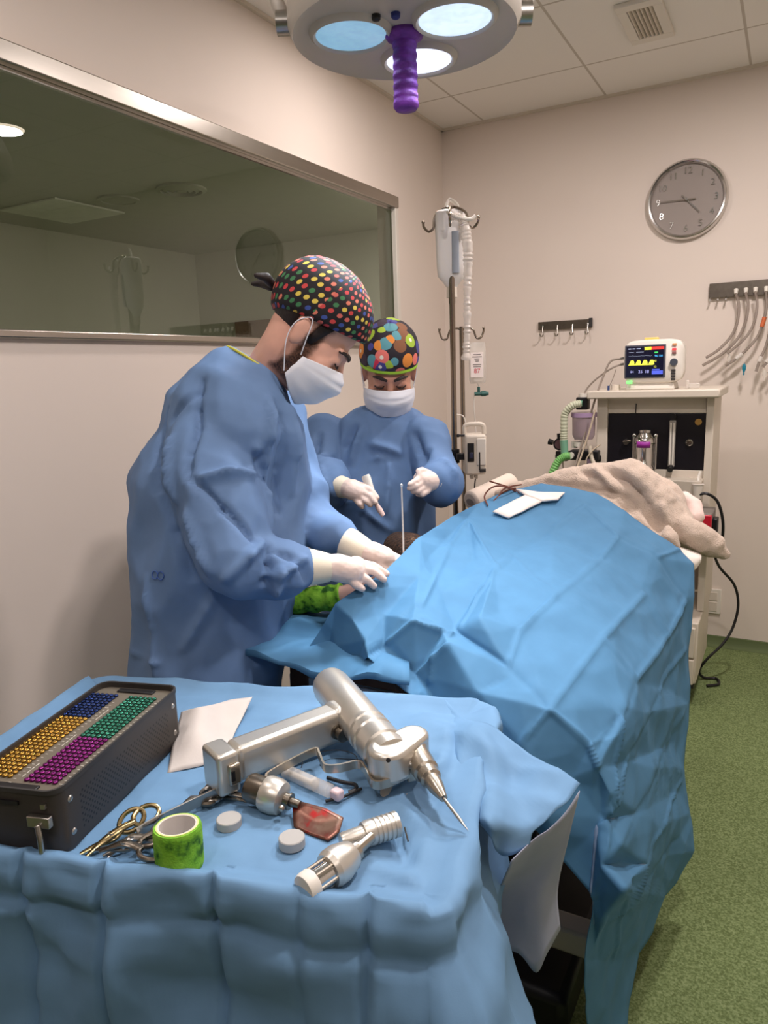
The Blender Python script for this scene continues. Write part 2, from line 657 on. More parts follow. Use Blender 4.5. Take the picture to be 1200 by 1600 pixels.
# ------------------------------------------------------------------ ceiling lights and vent
M_lightface = mat('lit_diffuser', (255, 238, 220), emit=((255, 232, 210), 9.0), var=0)
lights_lab = ['round recessed ceiling light above the anaesthesia cart', 'round recessed ceiling light nearest the viewing window corner',
              'round recessed ceiling light above the right floor', 'round recessed ceiling light above the left wall and camera',
              'round recessed ceiling light behind the camera', 'round recessed ceiling light in the far right behind camera',
              'unseen ceiling light added to brighten dim room, close behind the wall', 'unseen ceiling light added to brighten dim room, deep inside it']
for (x, y), lab in zip(DOWNLIGHTS, lights_lab):  # the dim-room pair is unseen, put in only to lift its brightness
    t = thing('ceiling_light', (x, y, 2.72), lab, 'ceiling light', 'round ceiling downlights')
    b = MB(); b.lathe([(0.095, 0.0), (0.125, 0.0), (0.125, -0.006), (0.118, -0.011), (0.098, -0.011)], (x, y, 2.72), seg=40, close=True)
    b.build('trim_ring', M_white, t)
    b = MB(); b.lathe([(0.0, -0.004), (0.098, -0.004), (0.098, -0.007), (0.0, -0.007)], (x, y, 2.72), seg=40)
    b.build('diffuser', M_lightface, t)
t = thing('air_vent', (1.18, -0.74, 2.72), 'white rectangular air vent with dark slats in the ceiling', 'air vent')
b = MB()
x0, x1, y0, y1 = 1.10, 1.262, -0.925, -0.56
for c, s in (((1.181, y0 + 0.025, 2.712), (0.162, 0.05, 0.016)), ((1.181, y1 - 0.025, 2.712), (0.162, 0.05, 0.016)),
             ((x0 + 0.018, -0.7425, 2.712), (0.036, 0.27, 0.016)), ((x1 - 0.018, -0.7425, 2.712), (0.036, 0.27, 0.016))):
    b.box(c, s)
b.build('frame', M_white, t, bevel=0.003)
b = MB(); b.box((1.181, -0.7425, 2.716), (0.1, 0.28, 0.006)); b.build('duct_opening', M_dark, t)
for k in range(6):
    b = MB(); b.box((1.144 + k * 0.0148, -0.7425, 2.709), (0.0065, 0.268, 0.012), Matrix.Rotation(0.5, 3, 'Y')); b.build('slat', M_cream, t)
# round vents in the dim room
for k, (x, y, lab) in enumerate(((-2.0, 0.10, 'round ceiling air diffuser in dim room, the one with raised rings'), (-2.57, 0.06, 'flat round ceiling disc in dim room left of the ringed diffuser'))):
    t = thing('air_diffuser', (x, y, 2.72), lab, 'air vent')
    b = MB()
    if k == 0:
        for r in (0.17, 0.125, 0.08):
            b.lathe([(r - 0.03, 0), (r, 0), (r, -0.012), (r - 0.03, -0.022)], (x, y, 2.72), seg=36, close=True)
        b.lathe([(0.0, 0), (0.035, 0), (0.035, -0.02), (0, -0.02)], (x, y, 2.72), seg=30)
    else:
        b.lathe([(0.0, 0), (0.15, 0), (0.15, -0.012), (0.12, -0.012), (0.12, -0.006), (0, -0.006)], (x, y, 2.72), seg=36)
    b.build('ring', M_ceil2, t)
# pale access panel and low furniture in the dim room
b = MB(); b.box((-3.15, 0.05, 2.712), (0.62, 0.62, 0.012)); tag(b.build('ceiling_panel', mat('pale_panel', (235, 235, 225)), smooth=False), 'pale square ceiling panel in the dim room', 'ceiling panel')

# ------------------------------------------------------------------ wall clock
CX, CZ, CR = 1.263, 2.191, 0.180
M_dial = mat('grey_dial', (150, 140, 134), rough=0.45, metal=0.0, var=0.02)
t = thing('wall_clock', (CX, 0, CZ - CR), 'round grey wall clock with chrome rim and silver numerals', 'clock')
b = MB(); b.lathe([(0.0, 0.0), (0.165, 0.0), (0.165, 0.012), (0.0, 0.012)], (CX, -0.001, CZ), (0, -1, 0), seg=64); b.build('dial', M_dial, t)
b = MB(); b.lathe([(0.158, 0.0), (0.178, 0.0), (0.181, 0.012), (0.178, 0.028), (0.170, 0.036), (0.163, 0.034), (0.158, 0.022)], (CX, -0.001, CZ), (0, -1, 0), seg=72, close=True); b.build('rim', M_chrome, t)
nums = []
for h in range(1, 13):
    a = 2 * pi * h / 12
    nums.append((str(h), 0.042, (CX + 0.128 * math.sin(a), -0.0155, CZ + 0.128 * math.cos(a)), XR, ZU, dict(extrude=0.002)))
for q_ in nums: text_part('numeral', [q_], M_chrome, t)
def hand(name, ang, r0, r1, w0, w1, m, y):
    d = V((math.sin(ang), 0, math.cos(ang))); s = V((math.cos(ang), 0, -math.sin(ang)))
    b = MB(); o = V((CX, y, CZ))
    b.prism([(-w0, -r0), (w0, -r0), (w1, r1), (-w1, r1)], o, s, d, 0.0015)
    b.build(name, m, t)
hand('hour_hand', 2 * pi * 4.55 / 12, 0.03, 0.085, 0.003, 0.002, M_chrome, -0.020)
hand('minute_hand', 2 * pi * 45.2 / 60, 0.04, 0.122, 0.003, 0.0015, M_steel_dark, -0.023)
b = MB(); b.cyl((CX, -0.013, CZ), (CX, -0.026, CZ), 0.006); b.build('hand_pin', M_chrome, t)

# ------------------------------------------------------------------ hook rail (four hooks)
t = thing('hook_rail', (0.695, 0, 1.62), 'short steel wall rail with four empty hooks left of the monitor', 'hook rail')
b = MB(); b.box((0.69, -0.012, 1.652), (0.285, 0.01, 0.042)); b.box((0.69, -0.005, 1.652), (0.2, 0.012, 0.02)); b.build('bar', M_steel_dark, t, bevel=0.002)
b = MB(); b.box((0.824, -0.016, 1.655), (0.018, 0.014, 0.046)); b.build('end_cap', M_dark, t, bevel=0.002)
for k in range(4):
    x = 0.574 + k * 0.079
    b = MB(); b.tube(spline([(x, -0.018, 1.652), (x, -0.024, 1.628), (x + 0.004, -0.03, 1.603), (x, -0.05, 1.596), (x - 0.003, -0.062, 1.61)], 6), 0.0035, 8); b.build('hook', M_steel, t)
    b = MB(); b.cyl((x, -0.014, 1.652), (x, -0.021, 1.652), 0.006); b.build('screw_head', M_chrome, t)

# ------------------------------------------------------------------ tube rail with hanging endotracheal tubes
t = thing('tube_rail', (1.72, 0, 1.72), 'grey steel wall rail holding hanging breathing tubes', 'rail')
b = MB(); b.box((1.73, -0.02, 1.765), (0.70, 0.006, 0.068)); b.box((1.73, -0.01, 1.765), (0.62, 0.02, 0.03)); b.build('bar', M_steel_dark, t, bevel=0.002)
for k in range(3):
    x = 1.388 + k * 0.034
    b = MB(); b.tube(spline([(x, -0.02, 1.735), (x, -0.035, 1.722), (x, -0.05, 1.722)], 5), 0.004, 8); b.build('peg', M_steel, t)
TR = [  # (pixel-free) connector x, curve dx/dz list, radius, colour marks
    (1.497, [(0, 0), (0.016, -0.06), (0.012, -0.14), (-0.012, -0.2), (-0.06, -0.255), (-0.112, -0.29)], 0.0068, None, 'clear breathing tube, leftmost on the rail'),
    (1.538, [(0, 0), (0.014, -0.06), (0.006, -0.14), (-0.026, -0.215), (-0.09, -0.28), (-0.165, -0.325)], 0.0068, None, 'clear breathing tube, second on the rail, tip hanging lowest left'),
    (1.578, [(0, 0), (0.012, -0.06), (0.004, -0.14), (-0.024, -0.2), (-0.072, -0.25), (-0.1, -0.275)], 0.0062, None, 'clear breathing tube, third on the rail'),
    (1.622, [(0, 0), (0.006, -0.07), (-0.006, -0.15), (-0.03, -0.215), (-0.09, -0.285), (-0.15, -0.33)], 0.0064, M_orange, 'clear breathing tube with an orange band near its top'),
    (1.648, [(0, 0), (0.006, -0.07), (0.004, -0.16), (-0.012, -0.25), (-0.03, -0.30), (-0.045, -0.36)], 0.0064, M_greenp, 'clear breathing tube with green band at the frame edge'),
    (1.690, [(0, 0), (0.004, -0.07), (0.0, -0.16), (-0.016, -0.25), (-0.04, -0.31), (-0.06, -0.34)], 0.0064, M_orange, 'clear breathing tube beyond the green banded one'),
    (1.735, [(0, 0), (0.004, -0.07), (0.0, -0.16), (-0.02, -0.25), (-0.05, -0.32), (-0.08, -0.37)], 0.0064, M_greenp, 'clear breathing tube far right on the rail'),
]
for i, (x, cv, r, mk, lab) in enumerate(TR):
    tt = thing('breathing_tube', (x, -0.045, 1.745), lab, 'breathing tube', 'breathing tubes hung on the rail')
    pts = spline([V((x + dx, -0.045 - 0.012 * (i % 3) + dz * 0.12, 1.745 + dz)) for dx, dz in cv], 7)
    b = MB(); b.tube(pts, r, 10); b.build('tube', M_tube, tt)
    b = MB(); b.cyl((x, -0.034, 1.763), (x, -0.045, 1.742), 0.010, 0.008, 14); b.build('connector', M_white, tt)
    if mk:
        n = len(pts)
        b = MB(); b.tube(pts[int(n * .33):int(n * .33) + 5], r * 1.5, 12); b.build('band', mk, tt)
        b = MB(); b.tube(pts[int(n * .76):int(n * .76) + 4], r * 1.6, 12); b.build('cuff', M_milky, tt)
    if i in (3, 0, 4):
        px = pts[int(n * .8)] if mk else pts[-12]
        low = px + V((0.02, -0.012, -0.05 if i != 3 else -0.035))
        b = MB(); b.tube(spline([px, px + V((0.015, -0.01, -0.01)), low], 5), 0.0012, 6); b.build('pilot_line', M_clear, tt)
        b = MB(); b.lathe([(0.001, 0), (0.0085, 0.014), (0.0085, 0.028), (0.003, 0.042), (0.003, 0.055), (0.0, 0.055)], low, (0, 0, -1), seg=12, sy=0.5); b.build('pilot_balloon', M_teal if i == 3 else M_clear, tt)

# ------------------------------------------------------------------ IV stands
M_pole = mat('stand_chrome', (150, 138, 126), rough=0.25, metal=1.0, var=0.0)
def iv_stand(x, y, top, hooks, lab, hs=1.0):
    t = thing('drip_stand', (x, y, 0), lab, 'drip stand', 'chrome drip stands behind the table')
    b = MB(); b.cyl((x, y, 0.08), (x, y, top), 0.0095); b.build('pole', M_pole, t)
    for k in range(5):
        a = 2 * pi * k / 5 + 0.3
        e = V((x + 0.2 * math.cos(a), y + 0.2 * math.sin(a), 0.075))
        b = MB(); b.tube([(x, y, 0.12), (x + 0.05 * math.cos(a), y + 0.05 * math.sin(a), 0.11), e], 0.012, 10); b.build('leg', M_chrome, t)
        b = MB(); b.lathe([(0.0, -0.012), (0.034, -0.012), (0.038, 0), (0.034, 0.012), (0, 0.012)], (e.x, e.y, 0.038), (math.sin(a), -math.cos(a), 0), 20); b.build('caster', M_black, t)
    for ang, kind in hooks:
        d = V((math.cos(ang), math.sin(ang), 0)) * hs
        o = V((x, y, top))
        if kind == 'top':
            pts = [o + V((0, 0, -0.03)), o + d * 0.008 + V((0, 0, 0.0)), o + d * 0.05 + V((0, 0, -0.022)), o + d * 0.058 + V((0, 0, -0.06)), o + d * 0.075 + V((0, 0, -0.07)), o + d * 0.09 + V((0, 0, -0.055)), o + d * 0.092 + V((0, 0, -0.04))]
        else:
            pts = [o + V((0, 0, -0.015)), o + d * 0.02 + V((0, 0, -0.006)), o + d * 0.055 + V((0, 0, -0.012)), o + d * 0.072 + V((0, 0, -0.045)), o + d * 0.095 + V((0, 0, -0.045)), o + d * 0.108 + V((0, 0, -0.02)), o + d * 0.108 + V((0, 0, -0.008))]
        b = MB(); b.tube(spline(pts, 6), 0.0042, 8); b.build('hook', M_pole, t)
        b = MB(); b.ell(pts[-1], (0.006, 0.006, 0.006), seg=10, rings=6); b.build('hook_tip', M_pole, t)
    return t
SA = V((0.740, -1.60, 0)); SB = V((0.700, -1.42, 0))
hd = math.atan2(0.481, 0.876)
iv_stand(SA.x, SA.y, 1.965, [(hd + pi - 0.25, 'top'), (hd - 0.35, 'top'), (hd + 1.6, 'top'), (hd - 1.7, 'top')], 'taller chrome drip stand carrying the upturned fluid bottle')
iv_stand(0.571, -1.12, 1.612, [(hd + pi, 'low'), (hd, 'low')], 'shorter chrome drip stand with two hooks behind the taller one', 0.82)

# fluid bottle hung upside down
M_bottle = mat('bottle_plastic', (246, 242, 238), rough=0.3, var=0.0, alpha=0.9)
BC = V((0.731,-1.58,1.832))
bx, by = V((0.876, 0.481, 0)), V((-0.481, 0.876, 0))
BB = BC + V((0, 0, -0.165))
t = thing('fluid_bottle', (BC.x, BC.y, BC.z + 0.13), 'translucent white fluid bottle hanging upside down on tall drip stand', 'bottle')
b = MB(); b.loft([(BB + V((0, 0, z)), bx, by, a, c, p) for z, a, c, p in ((0.045, 0.015, 0.014, 2), (0.07, 0.034, 0.025, 2.2), (0.085, 0.046, 0.033, 2.6), (0.12, 0.049, 0.036, 2.8), (0.2, 0.051, 0.037, 3), (0.262, 0.053, 0.038, 3), (0.285, 0.051, 0.036, 3), (0.291, 0.044, 0.03, 3))], 32)
b.build('bottle_body', M_bottle, t)
b = MB(); b.cyl(BB + V((0, 0, 0.05)), BB + V((0, 0, 0.015)), 0.017, 0.018); b.build('cap', M_cream, t)
b = MB(); b.loft([(BB + V((0.012, 0.0, z)) + by * -0.032, bx, by, 0.012, 0.006, 3) for z in (0.09, 0.22)], 16); b.build('label_strip', mat('label_blue_grey', (150, 158, 168)), t)
b = MB(); b.tube(spline([BB + V((0, 0, 0.288)) - bx * 0.02, BB + V((0, 0, 0.315)) - bx * 0.01, BB + V((0, 0, 0.325)), BB + V((0, 0, 0.31)) + bx * 0.02, BB + V((0, 0, 0.288)) + bx * 0.025], 6), 0.004, 8, flat=(1, 2)); b.build('hanger_loop', M_white, t)
t = thing('drip_line', (BB.x, BB.y, BB.z), 'thin clear drip line with chamber hanging below the fluid bottle', 'drip line')
b = MB(); b.cyl(BB + V((0, 0, 0.016)), BB + V((0, 0, -0.004)), 0.011).cyl(BB + V((0, 0, -0.004)), BB + V((0, 0, -0.022)), 0.009, 0.007); b.build('spike', M_steel_dark, t)
b = MB(); b.lathe([(0.004, 0), (0.0095, -0.01), (0.0095, -0.06), (0.004, -0.075), (0.003, -0.09)], BB + V((0, 0, -0.02)), (0, 0, 1), 14); b.build('drip_chamber', M_clear, t)
b = MB(); b.tube(spline([BB + V((0, 0, -0.1)), BB + V((0.0, 0, -0.3)), BB + V((-0.01, 0, -0.45)), BB + V((0.0, 0.0, -0.62)), BB + V((0.02, 0.01, -0.8))], 8), 0.0022, 8); b.build('line', M_milky, t)
b = MB(); b.box(BB + V((0.0, -0.002, -0.375)), (0.014, 0.012, 0.012)).cyl(BB + V((0, 0, -0.38)), BB + V((0, 0, -0.43)), 0.004); b.tube(spline([BB + V((0.005, 0, -0.375)), BB + V((0.03, 0.01, -0.382)), BB + V((0.04, 0.01, -0.41))], 5), 0.0022, 6); b.build('roller_clamp', M_white, t)
# clear corrugated sleeve hanging from the other hook
S0 = V((0.795,-1.62,1.913))
t = thing('tubing_sleeve', (S0.x, S0.y, S0.z), 'long frosted plastic sleeve hanging beside the fluid bottle', 'tubing')
pts = spline([S0 + V((-0.045, -0.02, 0.012)), S0 + V((-0.015, -0.01, 0.012)), S0 + V((0.0, 0, -0.01)), S0 + V((0.012, 0, -0.1)), S0 + V((0.008, 0, -0.22)), S0 + V((0.006, 0, -0.34)), S0 + V((0.0, 0, -0.44))], 16)
rr = [0.009 + 0.0035 * abs(noise.noise(V((i * 0.4, 3, 1)))) * 2 + (0.006 if i > len(pts) - 4 else 0) + 0.0025 * (i % 2) + 0.006 * max(0, 1 - abs(i - 40) / 26) for i in range(len(pts))]
b = MB(); b.tube(pts, rr, 14); b.build('sleeve', M_frost, t)
b = MB(); b.tube(spline([S0 + V((-0.05, -0.02, 0.03)), S0 + V((-0.02, -0.02, 0.012)), S0 + V((0.02, 0.0, 0.002)), S0 + V((0.035, 0.01, 0.012))], 8), 0.006, 8); b.build('tie', M_white, t)
# small labelled infusion bag on the short stand
G0 = V((0.622,-1.08,1.464))
t = thing('infusion_bag', (G0.x, G0.y, G0.z - 0.07), 'small clear infusion bag with white label on short drip stand', 'infusion bag')
b = MB(); b.loft([(G0 + V((0, 0, z)), bx, by, a, c, 3) for z, a, c in ((-0.08, 0.03, 0.004), (-0.07, 0.034, 0.012), (0, 0.035, 0.014), (0.06, 0.034, 0.008), (0.085, 0.031, 0.003))], 24); b.build('pouch', M_clear, t)
b = MB()
lo = G0 - by * 0.0155 - bx * 0.004
b.prism([(-0.026, -0.055), (0.026, -0.055), (0.026, 0.045), (-0.026, 0.045)], lo, bx, ZU, 0.0008); b.build('label', mat('paper_label', (238, 226, 222)), t, smooth=False)
text_part('print', [('87', 0.026, lo - by * 0.001 + V((0, 0, -0.03)), bx, ZU)], mat('red_print', (205, 95, 105), var=0), t)
b = MB()
for k, (w, z) in enumerate(((0.03, 0.036), (0.04, 0.027), (0.02, 0.018), (0.014, 0.01), (0.034, -0.004), (0.03, -0.012))):
    b.prism([(-w / 2, -0.0016), (w / 2, -0.0016), (w / 2, 0.0016), (-w / 2, 0.0016)], lo - by * 0.001 + V((0, 0, z)), bx, ZU, 0.0004)
b.build('print_lines', mat('grey_print', (120, 112, 112), var=0), t, smooth=False)
K0 = V((0.633,-1.07,1.342))
t = thing('drip_connector', (K0.x, K0.y, K0.z), 'dark teal clamp on the thin line under infusion bag', 'clamp')
b = MB(); b.cyl(K0 - bx * 0.028, K0 + bx * 0.03, 0.008, 0.008, 14).cyl(K0 + bx * 0.0, K0 + bx * 0.02, 0.011).cyl(K0 + V((0, 0, 0.0)) - bx * 0.01, K0 + V((0, 0, 0.028)) - bx * 0.01, 0.006); b.build('clamp_body', M_tealdark, t)
b = MB(); b.tube(spline([K0 - bx * 0.028, K0 - bx * 0.03 + V((0, 0, -0.05)), K0 - bx * 0.025 + V((0, 0, -0.13)), K0 - bx * 0.02 + V((0, 0, -0.2))], 6), 0.0025, 8); b.tube(spline([K0 + V((0, 0, 0.03)) - bx * 0.01, G0 + V((0, 0, -0.08))], 3), 0.002, 6); b.build('line', M_milky, t)
# infusion pump clamped to the tall pole
P0 = V((0.817,-1.61,1.171))
t = thing('infusion_pump', (P0.x, P0.y, P0.z - 0.09), 'cream infusion pump with carry handle clamped to drip pole', 'infusion pump')
def pb(b, u, v, d, su, sv, sd):
    Rm = Matrix(((bx.x, by.x, 0), (bx.y, by.y, 0), (0, 0, 1)))
    b.box(P0 + bx * u + V((0, 0, v)) + by * d, (su, sd, sv), Rm)
    return b
b = MB(); pb(b, 0, -0.01, 0, 0.072, 0.135, 0.09); b.build('housing', M_cream, t, bevel=0.008)
b = MB()
b.tube(spline([P0 + bx * -0.032 + V((0, 0, 0.055)), P0 + bx * -0.03 + V((0, 0, 0.085)), P0 + V((0, 0, 0.09)), P0 + bx * 0.03 + V((0, 0, 0.085)), P0 + bx * 0.034 + V((0, 0, 0.055))], 6), 0.008, 10); b.build('handle', M_cream, t)
b = MB(); pb(b, -0.017, 0.0, -0.048, 0.022, 0.062, 0.006); b.build('display', M_black, t, bevel=0.002)
b = MB(); pb(b, -0.017, -0.01, -0.053, 0.012, 0.02, 0.004); b.build('knob', mat('navy', (40, 42, 70)), t, bevel=0.003)
b = MB(); pb(b, 0.018, 0.0, -0.047, 0.03, 0.09, 0.004); b.build('door', M_white, t, bevel=0.002)
b = MB(); pb(b, 0.012, -0.03, -0.051, 0.004, 0.06, 0.004); pb(b, 0.022, -0.062, -0.05, 0.02, 0.012, 0.008); b.build('latch', M_dark, t, bevel=0.001)
b = MB(); pb(b, -0.01, -0.085, 0.0, 0.012, 0.02, 0.03); pb(b, 0.005, -0.085, 0.0, 0.01, 0.02, 0.03); b.build('foot', M_cream, t, bevel=0.002)
b = MB(); b.cyl((SA.x, SA.y - 0.004, P0.z - 0.045), (SA.x, SA.y - 0.004, P0.z + 0.003), 0.019, seg=20); pb(b, -0.045, -0.018, 0, 0.03, 0.022, 0.03); b.build('pole_clamp', M_black, t, bevel=0.002)
b = MB(); b.cyl(P0 + bx * -0.034 + V((0, 0, 0.055)) - by * 0.02, P0 + bx * -0.055 + V((0, 0, 0.055)) - by * 0.02, 0.004).ell(P0 + bx * -0.056 + V((0, 0, 0.055)) - by * 0.02, (0.006,) * 3); b.build('clamp_screw', M_black, t)
b = MB(); b.tube(spline([P0 + bx * 0.004 + V((0, 0, -0.09)), P0 + bx * 0.0 + V((0, 0, -0.13)), P0 + bx * 0.008 + V((0, 0, -0.16)), P0 + bx * 0.006 + V((0, 0, -0.3))], 6), 0.0025, 8); b.build('power_lead', M_dark, t)

# ------------------------------------------------------------------ surgical lamp
M_lampw = mat('lamp_enamel', (196, 188, 178), rough=0.4, var=0.02)
M_lampin = mat('lamp_inner_shell', (190, 184, 180), rough=0.3, var=0.02, metal=0.2)
def lens_mat(name, rgb, st):
    m = mat(name, rgb, rough=0.2, var=0, emit=(rgb, st))
    t = NT(m)
    n = t.noise(60, 4.0)
    c = t.ramp(n, [(0.3, lin(tuple(int(x * 0.9) for x in rgb))), (0.7, lin(rgb))])
    t.l(c, t.b.inputs['Emission Color'])
    return m
M_lens = [lens_mat('lens_dim_blue', (140, 190, 222), 0.7), lens_mat('lens_lit_white', (206, 228, 255), 1.1), lens_mat('lens_lit_white_b', (222, 232, 255), 1.4)]
A = LAMP_AXIS
t = thing('surgical_lamp', (A.x, A.y, A.z), 'round surgical lamp with three lenses and a purple wrapped handle', 'surgical lamp')
b = MB(); b.lathe([(0.240, 0.0), (0.254, -0.008), (0.264, 0.01), (0.264, 0.05), (0.245, 0.1), (0.17, 0.14), (0.06, 0.155), (0.0, 0.155), (0.0, 0.145), (0.16, 0.13), (0.23, 0.09), (0.248, 0.04), (0.244, 0.012)], A, seg=72)
b.build('dome', M_lampw, t, angle=60)
b = MB(); b.lathe([(0.242, 0.004), (0.228, 0.0), (0.220, 0.02), (0.2, 0.03), (0.08, 0.022), (0.045, 0.01), (0.0, 0.01), (0.0, 0.03), (0.21, 0.05), (0.242, 0.03)], A, seg=72); b.build('inner_cover', M_lampin, t, angle=60)
for off, ml in zip(LAMP_LENS_OFFSETS, M_lens):
    o = A + off
    b = MB(); b.lathe([(0.080, -0.008), (0.086, -0.013), (0.093, -0.008), (0.100, 0.012), (0.105, 0.03), (0.080, 0.03)], o, seg=48, close=True); lr = b.build('lens_housing', M_lampw, t, angle=60)
    b = MB(); b.lathe([(0.0, -0.012), (0.04, -0.011), (0.080, -0.007), (0.080, 0.0), (0, 0.0)], o, seg=48); b.build('lens', ml, t)
    for k in range(3):
        a = 2 * pi * k / 3 + 0.7
        b = MB(); b.cyl(o + V((0.110 * math.cos(a), 0.110 * math.sin(a), 0.03)), o + V((0.110 * math.cos(a), 0.110 * math.sin(a), 0.008)), 0.005, seg=12); b.build('fixing_screw', M_dark, t)
b = MB(); b.lathe([(0.036, 0.03), (0.032, 0.0), (0.024, -0.012), (0, -0.012)], A, seg=32); b.build('handle_mount', M_lampin, t)
M_purple = mat('purple_wrap', (112, 50, 160), rough=0.55, var=0.3, vscale=35, bump=0.6, bscale=90, bdist=0.003, stretch=(1, 1, 3))
pr = [(0.0, 0.004), (0.042, 0.004), (0.045, -0.004), (0.042, -0.011), (0.031, -0.018)]
for k in range(40):
    z = -0.021 - k * 0.0031
    pr.append((0.0272 + 0.0011 * math.sin(k * 0.9) + (0.0012 if (k > 18 and k % 2) else 0), z))
pr += [(0.0295, -0.148), (0.0295, -0.156), (0.024, -0.163), (0.0, -0.165)]
b = MB(); b.lathe(pr, A, seg=40); hnd = b.build('handle', M_purple, t, angle=60)
hnd['label'] = 'purple wrapped handle'
for k, (dx, dy, m) in enumerate(((-0.012, -0.110, M_black), (0.028, -0.095, mat('blue_knob', (40, 50, 120))))):
    b = MB(); b.cyl(A + V((dx, dy, 0.03)), A + V((dx, dy, -0.005)), 0.011, 0.010).ell(A + V((dx, dy, -0.007)), (0.010, 0.010, 0.006)); b.build('knob', m, t)
# yoke, arm and ceiling mount
rt = V((0.876, 0.481, 0))
b = MB()
b.tube(spline([A - rt * 0.272 + V((0, 0, 0.03)), A - rt * 0.29 + V((0, 0, 0.12)), A - rt * 0.23 + V((0, 0, 0.24)), A + V((0, 0, 0.28)), A + rt * 0.23 + V((0, 0, 0.24)), A + rt * 0.29 + V((0, 0, 0.12)), A + rt * 0.272 + V((0, 0, 0.03))], 8), 0.016, 12); b.build('yoke', M_lampw, t)
for s in (-1, 1):
    b = MB(); b.cyl(A + rt * 0.258 * s + V((0, 0, 0.03)), A + rt * 0.29 * s + V((0, 0, 0.03)), 0.026); b.build('pivot', M_steel, t)
b = MB(); b.cyl(A + V((0, 0, 0.27)), (A.x, A.y, 2.66), 0.022); b.build('arm', M_lampw, t)
b = MB(); b.lathe([(0.0, 0), (0.14, 0), (0.13, -0.05), (0.04, -0.07), (0, -0.07)], (A.x, A.y, 2.72), seg=40); b.build('ceiling_mount', M_lampw, t)


# ------------------------------------------------------------------ anaesthesia cart
CF = -0.62     # front face of the upper cabinet
t = thing('anaesthesia_cart', (1.25, -0.55, 0), 'cream anaesthesia cart with black control panel against back wall', 'anaesthesia cart')
def part(name, boxes, m, par=None, bevel=0.003, smooth=True):
    b = MB()
    for c, s in boxes:
        b.box(c, s)
    return b.build(name, m, par or t, bevel=bevel, smooth=smooth)
part('worktop', [((1.237, -0.47, 1.313), (0.53, 0.44, 0.034))], M_cream, bevel=0.006)
part('side_panel', [((1.463, -0.45, 0.835), (0.03, 0.34, 0.925))], M_cream)
part('side_panel', [((1.025, -0.45, 0.835), (0.045, 0.34, 0.925))], M_cream)
part('back_panel', [((1.24, -0.29, 0.835), (0.42, 0.015, 0.925))], M_cream)
part('upper_fascia', [((1.245, CF + 0.03, 1.262), (0.405, 0.02, 0.068))], M_cream)
part('control_panel', [((1.247, CF + 0.035, 1.107), (0.408, 0.03, 0.242))], M_blackpanel)
part('lower_fascia', [((1.245, CF + 0.03, 0.965), (0.405, 0.02, 0.045))], M_cream)
part('shelf', [((1.245, -0.5, 0.665), (0.43, 0.36, 0.025))], M_cream)
part('recess', [((1.245, -0.33, 0.79), (0.40, 0.05, 0.32))], mat('recess_grey', (186, 176, 160)))
part('drawer_unit', [((1.235, -0.55, 0.235), (0.475, 0.46, 0.27))], M_cream, bevel=0.006)
dwr = part('drawer', [((1.235, -0.785, 0.285), (0.455, 0.02, 0.13))], M_cream)
b = MB(); b.box((1.235, -0.802, 0.32), (0.16, 0.014, 0.014)); b.build('drawer_pull', M_dark, dwr, bevel=0.003)
dwr = part('drawer', [((1.235, -0.785, 0.155), (0.455, 0.02, 0.11))], M_cream)
b = MB(); b.box((1.235, -0.802, 0.19), (0.16, 0.014, 0.014)); b.build('drawer_pull', M_dark, dwr, bevel=0.003)
part('base', [((1.235, -0.55, 0.09), (0.46, 0.45, 0.03))], M_dark)
for x, y in ((1.04, -0.74), (1.425, -0.74), (1.04, -0.36), (1.425, -0.36)):
    b = MB(); b.lathe([(0, -0.014), (0.03, -0.014), (0.038, -0.008), (0.038, 0.008), (0.03, 0.014), (0, 0.014)], (x, y, 0.038), (1, 0.2, 0), 24).box((x, y + 0.01, 0.07), (0.03, 0.05, 0.02)); b.build('caster', M_black, t)
# panel fittings
b = MB(); b.box((1.318, CF + 0.012, 1.10), (0.026, 0.016, 0.20)); fm = b.build('flow_meter', M_clear, t, bevel=0.004)
b = MB()
for dx in (-0.006, 0.006): b.cyl((1.318 + dx, CF + 0.004, 1.01), (1.318 + dx, CF + 0.004, 1.19), 0.0035)
b.build('flow_tube', M_white, fm)
b = MB(); b.cyl((1.318, CF + 0.01, 1.0), (1.318, CF - 0.02, 0.99), 0.011).cyl((1.318, CF + 0.015, 1.215), (1.318, CF + 0.0, 1.215), 0.014); b.build('flow_knob', M_black, fm)
b = MB(); b.cyl((1.418, CF + 0.022, 1.192), (1.418, CF + 0.014, 1.192), 0.0135); b.build('gold_badge', mat('gold_badge', (190, 150, 80), rough=0.4, metal=0.5), t)
b = MB(); b.lathe([(0.0, 0), (0.015, 0), (0.015, 0.008), (0.011, 0.012), (0.008, 0.008), (0, 0.008)], (1.386, CF + 0.022, 1.105), (0, -1, 0), 24); b.build('gas_port', M_chrome, t)
b = MB(); b.cyl((1.13, CF + 0.022, 1.105), (1.13, CF - 0.005, 1.105), 0.012).cyl((1.118, CF + 0.0, 1.105), (1.15, CF + 0.0, 1.11), 0.006); b.build('selector_knob', M_steel_dark, t)
b = MB(); b.tube(spline([(1.165, CF + 0.02, 1.27), (1.165, CF + 0.015, 1.24), (1.164, CF + 0.015, 1.22)], 4), 0.002, 6); b.build('short_lead', M_black, t)

